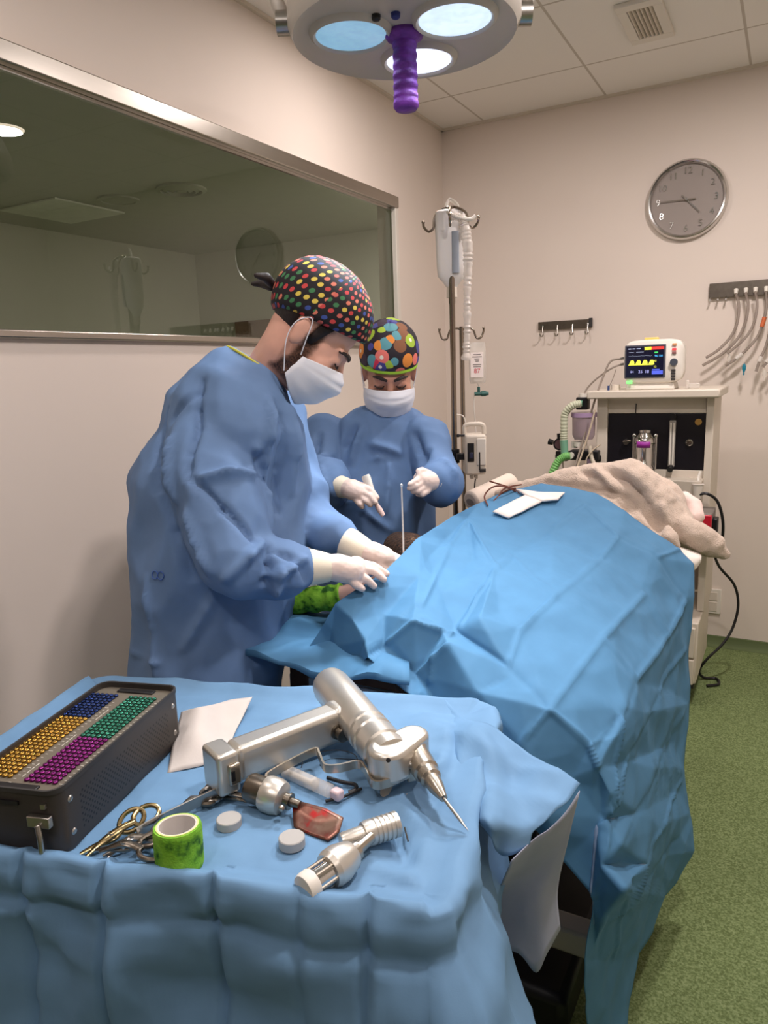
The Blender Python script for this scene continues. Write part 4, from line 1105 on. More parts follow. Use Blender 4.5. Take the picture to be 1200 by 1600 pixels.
DRAPE_F = [(35, 0, 1),(72, 57, 77),(59, 77, 57),(57, 60, 59),(32, 59, 60),(1, 2, 72),(72, 77, 1),(35, 1, 77),(34, 35, 77),(77, 59, 34),(33, 34, 59),(59, 32, 33),(70, 3, 74),(74, 71, 70),(4, 53, 54),(4, 54, 3),(74, 3, 54),(58, 71, 36),(36, 61, 58),(68, 30, 31),(3, 70, 2),(72, 2, 70),(57, 72, 70),(70, 71, 57),(71, 58, 57),(60, 57, 58),(58, 61, 60),(68, 31, 60),(32, 60, 31),(37, 56, 55),(6, 75, 5),(55, 56, 42),(42, 41, 55),(76, 7, 8),(8, 40, 76),(39, 76, 40),(7, 76, 6),(75, 6, 76),(76, 39, 75),(38, 75, 39),(39, 43, 38),(37, 38, 43),(56, 37, 43),(42, 56, 43),(41, 42, 46),(67, 41, 46),(63, 67, 46),(46, 62, 63),(62, 65, 63),(65, 69, 63),(29, 63, 69),(69, 28, 29),(53, 4, 5),(5, 75, 53),(75, 38, 53),(54, 53, 73),(74, 54, 73),(71, 74, 73),(73, 37, 71),(37, 55, 36),(55, 41, 36),(61, 36, 41),(41, 67, 61),(60, 61, 67),(68, 60, 67),(30, 68, 67),(67, 63, 30),(63, 29, 30),(97, 27, 95),(50, 80, 47),(81, 84, 64),(85, 64, 84),(66, 85, 88),(88, 89, 66),(92, 66, 89),(27, 92, 93),(95, 27, 93),(93, 96, 95),(96, 98, 95),(97, 95, 98),(98, 23, 99),(101, 99, 23),(23, 24, 101),(87, 100, 91),(100, 94, 91),(13, 14, 52),(15, 52, 14),(17, 82, 16),(86, 17, 18),(18, 19, 90),(49, 11, 12),(12, 13, 49),(13, 52, 49),(48, 49, 52),(51, 48, 52),(52, 15, 51),(78, 51, 15),(15, 16, 78),(79, 78, 16),(16, 82, 79),(82, 17, 83),(17, 86, 83),(86, 18, 87),(18, 90, 87),(100, 87, 90),(90, 19, 100),(19, 20, 100),(94, 100, 20),(21, 94, 20),(45, 10, 11),(11, 49, 45),(44, 45, 49),(49, 48, 44),(47, 44, 48),(48, 51, 47),(50, 47, 51),(51, 78, 50),(78, 79, 50),(80, 50, 79),(81, 80, 79),(84, 81, 79),(79, 82, 84),(82, 83, 84),(85, 84, 83),(88, 85, 83),(83, 86, 88),(86, 87, 88),(89, 88, 87),(87, 91, 89),(92, 89, 91),(93, 92, 91),(91, 94, 93),(94, 21, 93),(96, 93, 21),(21, 22, 96),(98, 96, 22),(23, 98, 22),(40, 8, 9),(9, 10, 40),(10, 45, 40),(45, 44, 40),(39, 40, 44),(43, 39, 44),(44, 47, 43),(42, 43, 47),(46, 42, 47),(47, 80, 46),(62, 46, 80),(80, 81, 62),(81, 64, 62),(65, 62, 64),(64, 85, 66),(69, 65, 66),(28, 69, 66),(66, 92, 27),(27, 97, 26),(97, 98, 26),(98, 99, 26),(25, 26, 99),(99, 101, 25),(101, 24, 25),(37, 73, 53),(38, 37, 53),(36, 71, 37),(65, 64, 66),(28, 66, 27)]
DRAPE_E = [(36, 41),(37, 36),(37, 38),(38, 39),(38, 43),(39, 40),(39, 44),(40, 45),(41, 42),(41, 46),(42, 43),(43, 44),(43, 47),(44, 45),(44, 48),(45, 49),(46, 47),(46, 62),(46, 63),(47, 48),(47, 50),(48, 49),(48, 51),(49, 12),(49, 52),(50, 51),(51, 52),(53, 37),(57, 58),(57, 59),(59, 33),(61, 60),(62, 64),(64, 66),(66, 27)]

from mathutils.bvhtree import BVHTree
def creased_sheet(vs, fs, creases, cuts=17, smooth_it=2, ridge=0.0048, rw=0.0055, seed=1, extra=()):
    extra = list(extra)
    bm = bmesh.new()
    v = [bm.verts.new(p) for p in vs]
    for f in fs:
        try: bm.faces.new([v[i] for i in f])
        except ValueError: pass
    bmesh.ops.recalc_face_normals(bm, faces=bm.faces)
    bmesh.ops.subdivide_edges(bm, edges=bm.edges, cuts=cuts, use_grid_fill=True)
    for _ in range(smooth_it):
        inner = [w for w in bm.verts if not w.is_boundary]
        bmesh.ops.smooth_vert(bm, verts=inner, factor=0.5, use_axis_x=True, use_axis_y=True, use_axis_z=True)
    bm.normal_update()
    bv = BVHTree.FromBMesh(bm)
    segs = []
    for k, (a, c) in enumerate([(V(vs[a]), V(vs[c])) for a, c in creases] + extra):
        n_ = 6
        pts = [bv.find_nearest(a.lerp(c, i / n_))[0] for i in range(n_ + 1)]
        for u_, w_ in zip(pts, pts[1:]):
            segs.append((u_, w_, rw if k % 3 else rw * 1.4, ridge if k % 3 else -ridge * 0.5))
    cf = crease_fn(segs)
    mv = []
    for w in bm.verts:
        p = w.co
        d = cf(p)
        d += 0.0025 * noise.noise(p * 9 + V((seed, 0, 0))) + 0.0010 * noise.noise(p * 26) + crumple(p, 9, 0.012, seed)
        mv.append((w, w.normal * d))
    for w, d in mv:
        w.co += d
    me = bpy.data.meshes.new('sheet')
    up = sum((f.normal.z * f.calc_area() for f in bm.faces))
    if up < 0:
        bmesh.ops.reverse_faces(bm, faces=bm.faces)
    bm.to_mesh(me)
    bm.free()
    return me
dv = list(DRAPE_V)
n0 = len(dv)
dv += [tuple(V((0.866,-2.737,0.848))), tuple(V((0.915,-2.692,0.869))), tuple(V((0.99,-2.71,0.839))), tuple(V((0.9,-2.703,0.91)))]
NBD = 36
df = list(DRAPE_F) + [(0, n0 + 3, n0 + 1), (n0 + 3, n0, n0 + 1), (0, n0 + 1, 35), (35, n0 + 1, 34), (34, n0 + 1, n0 + 2), (34, n0 + 2, 33)]
me = creased_sheet(dv, df, DRAPE_E, extra=[(V((1.032,-2.3,1.024)), V((1.106,-2.632,0.965))), (V((1.106,-2.632,0.965)), V((1.071,-2.73,0.91))), (V((1.18,-2.468,0.974)), V((1.193,-2.663,0.939))), (V((1.193,-2.663,0.939)), V((1.165,-2.766,0.848))),
    (V((1.325,-2.722,0.904)), V((1.289,-2.768,0.841))), (V((1.118,-2.665,0.948)), V((1.197,-2.672,0.935))), (V((1.421,-2.779,0.869)), V((1.382,-2.79,0.806))), (V((1.517,-2.487,0.825)), V((1.503,-2.752,0.802))),
    (V((1.534,-1.897,0.811)), V((1.521,-2.081,0.79))), (V((1.545,-1.917,0.692)), V((1.533,-2.301,0.722))), (V((1.533,-2.301,0.722)), V((1.529,-2.622,0.729))), (V((1.529,-2.622,0.729)), V((1.519,-2.784,0.68))), (V((1.553,-2.017,0.553)), V((1.547,-2.267,0.568))), (V((1.547,-2.267,0.568)), V((1.541,-2.766,0.633))),
    (V((1.568,-2.093,0.397)), V((1.56,-2.517,0.499))), (V((1.56,-2.517,0.499)), V((1.527,-2.75,0.47))), (V((1.581,-2.214,0.314)), V((1.56,-2.652,0.464))), (V((1.52,-2.649,0.83)), V((1.523,-2.707,0.747))), (V((1.523,-2.707,0.747)), V((1.53,-2.808,0.638))), (V((1.53,-2.808,0.638)), V((1.5,-2.718,0.354))), (V((1.561,-2.769,0.573)), V((1.512,-2.623,0.281))),
    (V((1.002,-2.116,1.05)), V((1.037,-2.371,1.02))), (V((1.002,-2.116,1.05)), V((1.116,-2.363,0.994))), (V((1.002,-2.116,1.05)), V((1.17,-2.368,0.982)))])
o = link(me, 'surgical_drape', [M_drape, M_drape_back], solid=0.0016, angle=180)
o.modifiers['solid'].material_offset = 1
tag(o, 'large creased blue surgical drape covering the patient and hanging to floor', 'drape')

# two gauze pads on the drape
M_gauze = mat('gauze', (244, 232, 224), rough=0.9, bump=0.4, bscale=300, bdist=0.001)
for nm, q, lab in (('gauze_pad', [V((1.041,-2.034,1.051)), V((1.089,-1.874,1.076)), V((1.134,-1.883,1.057)), V((1.087,-2.031,1.034))], 'white rectangular gauze pad lying on the blue drape, nearer the camera'),
                   ('gauze_pad', [V((1.056,-1.881,1.089)), V((1.128,-1.837,1.076)), V((1.182,-1.81,1.074)), V((1.174,-1.852,1.06)), V((1.133,-1.885,1.059)), V((1.089,-1.886,1.074))], 'narrow white gauze pad beside the wine-dark leads on drape top')):
    b = MB()
    ctr = sum(q, V((0, 0, 0))) / len(q)
    for dz in (0,):
        vv = [b.bm.verts.new(p) for p in q]
        f = b.bm.faces.new(vv)
    bmesh.ops.triangulate(b.bm, faces=b.bm.faces)
    bmesh.ops.subdivide_edges(b.bm, edges=b.bm.edges, cuts=4, use_grid_fill=True)
    for w in b.bm.verts:
        w.co.z += 0.0025 * noise.noise(w.co * 40)
    tag(b.build(nm, M_gauze, solid=0.005, angle=180, solid_off=1), lab, 'gauze', 'white gauze pads on the drape')

# ------------------------------------------------------------------ towel over the patient
M_towel = mat('beige_terry', (208, 188, 172), rough=0.95, var=0.08, vscale=25, bump=0.9, bscale=260, bdist=0.004, sheen=0.3)
mb = MB()
mb.capsules([V((0.913,-1.66,1.034)), V((1.033,-1.66,1.065)), V((1.131,-1.64,1.083)), V((1.237,-1.62,1.085)), V((1.331,-1.6,1.076)), V((1.399,-1.6,1.013)), V((1.46,-1.62,0.951))], [0.012, 0.03, 0.042, 0.058, 0.078, 0.075, 0.05])
mb.capsules([V((1.315,-1.52,1.098)), V((1.425,-1.52,1.02)), V((1.47,-1.56,0.959))], [0.05, 0.055, 0.05])
mb.capsules([V((1.468,-1.62,0.957)), V((1.521,-1.6,0.925)), V((1.569,-1.58,0.897)), V((1.605,-1.57,0.87))], [0.045, 0.048, 0.042, 0.022])
mb.capsules([V((1.462,-1.7,0.935)), V((1.477,-1.7,0.917))], [0.025, 0.02])
mb.capsules([V((0.982,-1.7,1.038)), V((1.122,-1.68,1.052)), V((1.3,-1.68,1.021)), V((1.432,-1.68,0.936))], [0.012, 0.02, 0.028, 0.024])
me = remesh(mb, 0.007, 5)
cf = crease_fn([(V((1.186,-1.66,1.137)), V((1.293,-1.7,1.074)), 0.012, -0.016), (V((1.293,-1.7,1.074)), V((1.36,-1.7,1.009)), 0.012, -0.014),
                (V((1.264,-1.66,1.145)), V((1.373,-1.68,1.064)), 0.014, -0.018), (V((1.373,-1.68,1.064)), V((1.433,-1.69,0.954)), 0.013, -0.018),
                (V((1.461,-1.62,1.02)), V((1.474,-1.66,0.95)), 0.012, -0.02), (V((1.084,-1.69,1.089)), V((1.246,-1.7,1.051)), 0.010, -0.010),
                (V((1.511,-1.66,0.905)), V((1.588,-1.62,0.857)), 0.010, -0.012), (V((1.435,-1.66,1.026)), V((1.462,-1.7,0.935)), 0.012, 0.012),
                (V((1.226,-1.66,1.134)), V((1.33,-1.69,1.048)), 0.012, 0.010)])
displace(me, lambda p, n: 1.7 * cf(p) + 0.008 * noise.noise(p * 12) + 0.004 * noise.noise(p * 40) + 0.0016 * noise.noise(p * 120))
tag(link(me, 'towel', M_towel, angle=180), 'thick beige terry towel bunched over the patient at head of table', 'towel')
# white sheet under the towel at the table corner, rolled cushion, pink-edged cloth
b = MB()
rows = [[V((1.448,-1.66,0.909)), V((1.499,-1.66,0.902)), V((1.545,-1.62,0.877))], [V((1.477,-1.74,0.907)), V((1.518,-1.71,0.884)), V((1.552,-1.69,0.883))], [V((1.492,-1.74,0.878)), V((1.532,-1.715,0.849)), V((1.552,-1.69,0.871))]]
b.quadgrid([spline(r, 5) for r in rows]); tag(b.build('white_sheet', mat('white_cotton', (240, 232, 224), rough=0.9), solid=0.004, angle=180), 'corner of white sheet under the towel at table edge', 'sheet')
b = MB(); b.capsules([V((1.469,-1.45,1.007)), V((1.497,-1.45,0.987)), V((1.507,-1.48,0.961))], [0.03, 0.034, 0.03]); me = remesh(b, 0.006, 4)
displace(me, lambda p, n: 0.004 * noise.noise(p * 30))
tag(link(me, 'folded_cloth', mat('pinkish_cloth', (238, 214, 206), rough=0.95, bump=0.6), angle=180), 'small white folded cloth with pink tint behind the towel', 'cloth')
ra, rb = V((0.846,-1.72,1.013)), V((0.93,-1.55,1.055))
t = thing('rolled_cushion', tuple(ra - V((0, 0, 0.04))), 'cream rolled cushion at the left end of the towel', 'cushion')
b = MB(); b.tube(spline([ra, ra.lerp(rb, 0.5), rb], 8), [0.038 - 0.002 * (i == 0) for i in range(17)], 24); b.build('roll', mat('cream_pad', (228, 212, 198), rough=0.8), t, bevel=0.008)
b = MB(); dd = (rb - ra).normalized(); b.lathe([(0, 0), (0.012, 0), (0.012, 0.001), (0, 0.001)], ra - dd * 0.0015, -dd, 18, sx=1.5); b.build('end_mark', mat('grey_mark', (130, 122, 120)), t)
M_redlead = mat('wine_brown_lead', (112, 60, 44), rough=0.5)
for pts, lab in (([V((1.017,-2.01,1.064)), V((0.996,-1.98,1.085)), V((1.01,-1.96,1.107)), V((1.039,-1.95,1.111)), V((1.055,-1.877,1.085))], 'thin brown lead curling out left of gauze pads'),
                 ([V((0.989,-1.92,1.119)), V((1.032,-1.93,1.111)), V((1.048,-1.873,1.091)), V((1.067,-1.88,1.078))], 'thin brown lead lying straight toward gauze pads'),
                 ([V((1.02,-1.971,1.07)), V((1.027,-1.926,1.085)), V((1.04,-1.89,1.092)), V((1.052,-1.87,1.093))], 'thin brown lead on drape between curl and gauze'),
                 ([V((1.024,-1.935,1.081)), V((1.026,-1.908,1.094)), V((1.039,-1.876,1.099)), V((1.06,-1.841,1.1))], 'thin brown lead running under the towel edge')):
    b = MB(); b.tube(spline(pts, 8), 0.0024, 8); tag(b.build('thin_lead', M_redlead), lab, 'cable', 'brown leads beside the gauze')
b = MB(); b.cyl(V((0.977,-2.454,1.015)), V((0.96,-2.423,1.183)), 0.0022, 0.0018, 10).ell(V((0.96,-2.423,1.183)), (0.0035, 0.0035, 0.004)); tag(b.build('guide_pin', mat('bright_pin', (240, 238, 235), rough=0.2, metal=0.6, var=0)), 'long thin steel guide pin standing upright at the surgical site', 'surgical pin')


# ------------------------------------------------------------------ instrument table
TH = math.atan2(0.276, 0.961)
E1, E2, TO = V((0.961, 0.276, 0)), V((-0.276, 0.961, 0)), V((1.1, -3.15, 0))
def T(u, v, z): return TO + E1 * u + E2 * v + V((0, 0, z))
RT = Matrix.Rotation(TH, 3, 'Z')
U0, U1, V0, V1, ZT = -0.44, 0.315, -0.272, 0.232, 0.885
t = thing('instrument_table', tuple(T(-0.06, 0, 0)), 'wheeled steel instrument table hidden under the nearest blue drape', 'table')
b = MB(); b.box(T((U0 + U1) / 2, (V0 + V1) / 2, ZT - 0.045), (U1 - U0 - 0.02, V1 - V0 - 0.02, 0.024), RT); b.build('tray_top', M_steel, t, bevel=0.006)
for u in (U0 + 0.05, U1 - 0.08):
    for v in (V0 + 0.05, V1 - 0.05):
        b = MB(); b.cyl(T(u, v, 0.05), T(u, v, ZT - 0.02), 0.012); b.build('leg', M_chrome, t)
        b = MB(); b.lathe([(0, -0.012), (0.024, -0.012), (0.026, 0), (0.024, 0.012), (0, 0.012)], T(u, v, 0.026), E1, 20); b.build('caster', M_black, t)
b = MB(); b.box(T((U0 + U1) / 2, (V0 + V1) / 2, 0.25), (U1 - U0 - 0.12, V1 - V0 - 0.1, 0.015), RT); b.build('lower_shelf', M_steel, t)

# drape over the instrument table: top, rim roll and hanging sides in one sheet
M_tdrape = cloth_mat('instrument_drape', (106, 143, 178))
M_tback = cloth_mat('instrument_drape_back', (160, 166, 184))
def rim_profile(s):
    """s>=0: metres of cloth beyond the start of the rim -> (outward, height)"""
    prof = [(0.0, 0.0, 0.0), (0.018, 0.014, 0.004), (0.034, 0.028, 0.014), (0.046, 0.038, 0.019), (0.060, 0.047, 0.013), (0.076, 0.051, -0.002), (0.095, 0.051, -0.022),
            (0.112, 0.047, -0.038), (0.122, 0.049, -0.048), (0.22, 0.054, -0.145), (0.42, 0.062, -0.34), (0.62, 0.068, -0.54)]
    for a, c in zip(prof, prof[1:]):
        if s <= c[0]:
            f = (s - a[0]) / (c[0] - a[0])
            return a[1] + (c[1] - a[1]) * f, a[2] + (c[2] - a[2]) * f
    return prof[-1][1], prof[-1][2]
bm_ = MB()
IN = 0.04
u0, u1, v0, v1 = U0 + IN, U1 - IN, V0 + IN, V1 - IN
# perimeter of the inner rectangle, counter-clockwise, with outward directions
per = []
def addside(a, c, n, k, d0, d1):
    for i in range(k):
        f = i / k
        per.append((a[0] + (c[0] - a[0]) * f, a[1] + (c[1] - a[1]) * f, n))
NF, NS = 120, 80
def corner(cu_, cv_, a0, a1, k=12):
    for i in range(k):
        a = a0 + (a1 - a0) * i / k
        per.append((cu_, cv_, (math.cos(a), math.sin(a))))
addside((u0, v0), (u1, v0), (0, -1), NF, 0, 0)
corner(u1, v0, -pi / 2, 0)
addside((u1, v0), (u1, v1), (1, 0), NS, 0, 0)
corner(u1, v1, 0, pi / 2)
addside((u1, v1), (u0, v1), (0, 1), NF, 0, 0)
corner(u0, v1, pi / 2, pi)
addside((u0, v1), (u0, v0), (-1, 0), NS, 0, 0)
corner(u0, v0, pi, 1.5 * pi)
folds = [(-0.20, 1.0), (-0.092, 1.3), (0.046, 1.1), (0.15, 0.5), (0.225, 1.0)]      # gathers on the front, along u
svals = [0, 0.009, 0.018, 0.026, 0.034, 0.04, 0.046, 0.053, 0.06, 0.068, 0.076, 0.085, 0.095, 0.104, 0.112, 0.118, 0.124, 0.135, 0.15, 0.17, 0.19, 0.21, 0.235, 0.26, 0.29, 0.32, 0.35, 0.38, 0.42, 0.46, 0.5, 0.54, 0.58]
rows = []
for si, s in enumerate(svals):
    row = []
    for pu, pv, n in per:
        out, h = rim_profile(s)
        drop = max(0, s - 0.1)
        front = n[1] < -0.5
        right = n[0] > 0.3
        if n[1] > 0.5:
            h = h * (0.55 if h > 0 else 1)
        a = 0.0
        if front:
            for fu, fs in folds:
                d = pu - fu
                a -= 0.010 * fs * math.exp(-(d / 0.005) ** 2) * min(1, 0.25 + s / 0.08)
                a += 0.004 * fs * math.exp(-((d - 0.014) / 0.010) ** 2) * min(1, s / 0.1)
            a += 0.012 * noise.noise(V((pu * 7, s * 3, 2.0))) * min(1, s / 0.1) + crumple(V((pu, s, 0)), 7, 0.045, 3.0, (1, 0.8, 1), 0.5) * min(1, drop / 0.05) + crumple(V((pu, s, 0)), 17, 0.016, 1.0, (0.7, 1.5, 1), 0.5) * min(1, s / 0.06)
            a -= 0.005 * math.exp(-((s - 0.117) / 0.006) ** 2)
        else:
            a += 0.010 * noise.noise(V((pu * 8, pv * 8 + s * 4, 4.0))) * min(1, s / 0.1) + crumple(V((pu, pv, s)), 9, 0.04, 2.0) * min(1, s / 0.1)
        if right or (front and pu > 0.2):
            k = (1.0 if right else (pu - 0.2) / (u1 - 0.2))
            kk = max(0, 1 - abs(pv - v0) / 0.22) if right else 1
            a += 0.42 * drop * k * kk * (0.3 if front and not right else 1)
        o = out + a
        if right: h *= 0.55 if h > 0 else 1
        h2 = h + 0.004 * noise.noise(V((pu * 12, pv * 12, s * 10))) * min(1, s / 0.02)
        row.append(T(pu + n[0] * o, pv + n[1] * o, ZT + 0.001 + h2))
    rows.append(row)
bm_.quadgrid(rows, closed_u=True)
# flat top with soft wrinkles; raised ridges towards the right side
wr = crease_fn([(V((1.272,-3.015,0.9)), V((1.462,-3.095,0.9)), 0.012, 0.010), (V((1.276,-2.906,0.9)), V((1.394,-3.058,0.9)), 0.010, 0.008), (V((1.441,-3.165,0.89)), V((1.453,-3.297,0.89)), 0.010, 0.016),
                (V((1.402,-3.239,0.89)), V((1.423,-3.173,0.89)), 0.009, 0.012), (V((1.429,-3.225,0.89)), V((1.415,-3.299,0.89)), 0.007, -0.008), (V((1.37,-3.113,0.89)), V((1.407,-3.078,0.89)), 0.008, 0.016),
                (V((1.357,-3.084,0.89)), V((1.425,-3.135,0.89)), 0.006, -0.010), (V((1.224,-3.291,0.885)), V((1.254,-3.388,0.885)), 0.0025, 0.0022), (V((0.841,-3.031,0.885)), V((0.968,-3.232,0.885)), 0.003, 0.002),
                (V((1.156,-2.974,0.9)), V((1.233,-2.938,0.9)), 0.01, 0.006), (V((1.373,-3.266,0.89)), V((1.38,-3.194,0.89)), 0.006, 0.006)])
nu, nv = NF, NS
top = []
for j in range(nv + 1):
    r = []
    for i in range(nu + 1):
        pu, pv = u0 + (u1 - u0) * i / nu, v0 + (v1 - v0) * j / nv
        p = T(pu, pv, ZT + 0.001)
        e = min(pu - u0, u1 - pu, pv - v0, v1 - pv)
        k = min(1, e / 0.02)
        p.z += k * (wr(V((p.x, p.y, ZT))) + 0.0022 * noise.noise(p * 13) + 0.001 * noise.noise(p * 38) + crumple(p, 10, 0.006 + 0.05 * max(0, min(1, (pu - 0.16) / 0.12)), 4.0, (1, 1, 1), 0.5) + crumple(p, 24, 0.0025 + 0.010 * max(0, min(1, (pu - 0.2) / 0.1)), 6.0))
        r.append(p)
    top.append(r)
bm_.quadgrid(top)
# corner wing stretched out beyond the right edge, then folded down showing the paper back
wing = [[V((1.254,-2.858,0.88)), V((1.341,-2.922,0.902)), V((1.397,-2.948,0.896)), V((1.471,-2.98,0.886)), V((1.528,-3,0.868))],
        [V((1.308,-2.952,0.878)), V((1.394,-3.009,0.905)), V((1.432,-3.006,0.884)), V((1.485,-3.028,0.876)), V((1.52,-3.043,0.858))],
        [V((1.376,-3.062,0.878)), V((1.426,-3.069,0.89)), V((1.454,-3.07,0.872)), V((1.488,-3.081,0.862)), V((1.507,-3.077,0.85))],
        [V((1.424,-3.134,0.88)), V((1.454,-3.156,0.893)), V((1.469,-3.139,0.878)), V((1.483,-3.118,0.862)), V((1.495,-3.103,0.848))],
        [V((1.441,-3.151,0.88)), V((1.459,-3.161,0.862)), V((1.463,-3.145,0.835)), V((1.477,-3.138,0.835)), V((1.493,-3.114,0.838))]]
wing = [spline(r, 8) for r in wing]
wing = [list(c) for c in zip(*[spline(c, 8) for c in zip(*wing)])]
for r in wing:
    for p in r:
        p.z += 0.003 * noise.noise(p * 22) + crumple(p, 9, 0.035, 2.5) + crumple(p, 22, 0.008, 1.5)
bm_.quadgrid(wing)
nface = len(bm_.bm.faces)
back = [[V((1.528,-3,0.868)), V((1.52,-3.043,0.858)), V((1.507,-3.077,0.85)), V((1.495,-3.103,0.848)), V((1.484,-3.157,0.85))],
        [V((1.511,-2.99,0.783)), V((1.495,-3,0.764)), V((1.472,-3.01,0.742)), V((1.451,-3.02,0.727)), V((1.417,-3.02,0.688))],
        [V((1.488,-2.96,0.671)), V((1.475,-2.99,0.677)), V((1.454,-3,0.66)), V((1.429,-3,0.64)), V((1.393,-3,0.61))],
        [V((1.49,-2.95,0.595)), V((1.478,-2.98,0.571)), V((1.464,-2.99,0.54)), V((1.439,-3,0.572)), V((1.393,-3,0.564))]]
back = [spline(r, 6) for r in back]
back = [list(c) for c in zip(*[spline(c, 6) for c in zip(*back)])]
bm_.quadgrid(back)
bm_.bm.faces.ensure_lookup_table()
bm_.bm.faces.index_update()
for f in bm_.bm.faces:
    f.material_index = 1 if f.index >= nface else 0
bmesh.ops.remove_doubles(bm_.bm, verts=bm_.bm.verts, dist=0.0004)
o = bm_.build('table_drape', [M_tdrape, M_tback], solid=0.0012, angle=180)
tag(o, 'blue surgical drape over the nearest instrument table with gathered front edge', 'drape')

# ------------------------------------------------------------------ implant tray
M_deck = mat('olive_grey_deck', (118, 110, 98), rough=0.45, metal=0.3, var=0.03)
def perf_mat():
    m = mat('perforated_black', (50, 46, 44), rough=0.42, var=0, metal=0.2)
    t_ = NT(m)
    tc = t_.n('ShaderNodeTexCoord')
    sp = t_.n('ShaderNodeSeparateXYZ')
    t_.l(tc.outputs['Object'], sp.inputs[0])
    # staggered holes on the long side face
    y = t_.math('MULTIPLY', sp.outputs[1], 118.0)
    z = t_.math('MULTIPLY', sp.outputs[2], 118.0)
    a, c = t_.math('ADD', y, z), t_.math('SUBTRACT', y, z)
    fa = t_.math('SUBTRACT', t_.math('FRACT', t_.math('ADD', a, 50.0)), 0.5)
    fc = t_.math('SUBTRACT', t_.math('FRACT', t_.math('ADD', c, 50.0)), 0.5)
    d = t_.math('SQRT', t_.math('ADD', t_.math('MULTIPLY', fa, fa), t_.math('MULTIPLY', fc, fc)))
    hole = t_.math('LESS_THAN', d, 0.27)
    iny = t_.math('LESS_THAN', t_.math('ABSOLUTE', t_.math('ADD', sp.outputs[1], 0.0)), 0.108)
    inz = t_.math('LESS_THAN', t_.math('ABSOLUTE', t_.math('SUBTRACT', sp.outputs[2], 0.040)), 0.026)
    k = t_.math('MULTIPLY', hole, t_.math('MULTIPLY', iny, inz))
    t_.l(t_.mix(k, lin((60, 55, 52)), lin((12, 11, 11))), t_.b.inputs['Base Color'])
    return m
M_perf = perf_mat()
M_wprint = mat('white_print', (205, 200, 190), var=0)
UC, VC, UW, VL, ZB, ZD = -0.222, -0.107, 0.134, 0.298, 0.888, 0.968
base = T(UC, VC, ZB)
t = thing('implant_tray', tuple(base), 'long black perforated implant tray full of coloured bone screws', 'implant tray', rz=TH)
def rrect(w, l, r, n=6):
    out = []
    for cx_, cy_, a0 in ((w - r, l - r, 0), (-w + r, l - r, pi / 2), (-w + r, -l + r, pi), (w - r, -l + r, 1.5 * pi)):
        for i in range(n + 1):
            a = a0 + pi / 2 * i / n
            out.append((cx_ + r * math.cos(a), cy_ + r * math.sin(a)))
    return out
def rr_wall(b, w, l, r, z0, z1, th):
    o_, i_ = rrect(w, l, r), rrect(w - th, l - th, max(0.002, r - th))
    rows_ = [[V((x, y, z0)) for x, y in o_], [V((x, y, z1)) for x, y in o_], [V((x, y, z1)) for x, y in i_], [V((x, y, z0)) for x, y in i_]]
    b.quadgrid(rows_, closed_u=True, closed_v=True)
HW, HL, H = UW / 2, VL / 2, ZD - ZB
b = MB(); rr_wall(b, HW, HL, 0.018, 0.006, H + 0.008, 0.003); b.build('body', M_perf, t, smooth=True, angle=30)
b = MB(); b.prism(rrect(HW - 0.001, HL - 0.001, 0.017), (0, 0, 0.0), (1, 0, 0), (0, 1, 0), 0.008); b.build('base_plate', M_dark, t, bevel=0.001)
b = MB(); b.prism(rrect(HW - 0.003, HL - 0.003, 0.015), (0, 0, H - 0.003), (1, 0, 0), (0, 1, 0), 0.003); b.build('screw_deck', M_deck, t)
b = MB(); rr_wall(b, HW + 0.0012, HL + 0.0012, 0.019, H + 0.003, H + 0.009, 0.003); b.build('top_rim', M_dark, t, angle=30)
for sy in (-1, 1):
    b = MB(); b.box((0.0, sy * (HL - 0.014), H + 0.001), (0.062, 0.012, 0.003)); b.build('grip_slot', M_black, t, bevel=0.001)
b = MB(); b.box((0.0, 0.02, H + 0.0002), (0.003, 0.06, 0.001)); b.build('centre_slot', M_black, t)
for y in (-0.125, 0.125):
    for z in (0.022, 0.066):
        b = MB(); b.lathe([(0, 0.002), (0.003, 0.0015), (0.0045, 0)], (HW, y, z), (1, 0, 0), 14); b.build('rivet', M_steel, t)
for x0_, ys in ((-0.0145, [(-0.135 + 0.0085 * k) for k in range(28)]), (0.053, [(-0.120 + 0.0085 * k) for k in range(28)])):
    b = MB()
    for k, y in enumerate(ys):
        b.box((x0_, y, H + 0.0003), (0.0035 if k % 5 else 0.006, 0.0009, 0.0005))
        if k % 9 in (3, 4, 5, 6): b.box((x0_ + 0.0065, y, H + 0.0003), (0.0012, 0.0062, 0.0005))
    b.build('printed_scale', M_wprint, t, smooth=False)
M_latch = M_steel
b = MB(); b.box((0.045, -HL - 0.005, 0.052), (0.03, 0.008, 0.014)); b.tube(spline([(0.045, -HL - 0.01, 0.05), (0.05, -HL - 0.014, 0.035), (0.05, -HL - 0.014, 0.015), (0.046, -HL - 0.008, 0.004)], 6), 0.0035, 10); b.build('latch', M_latch, t, bevel=0.001)
b = MB(); b.box((-0.01, -HL - 0.001, 0.07), (0.05, 0.003, 0.005)); b.build('end_slot', M_black, t)
b = MB(); b.box((0.05, -HL - 0.002, 0.07), (0.006, 0.004, 0.006)); b.build('end_rivet', M_steel, t)
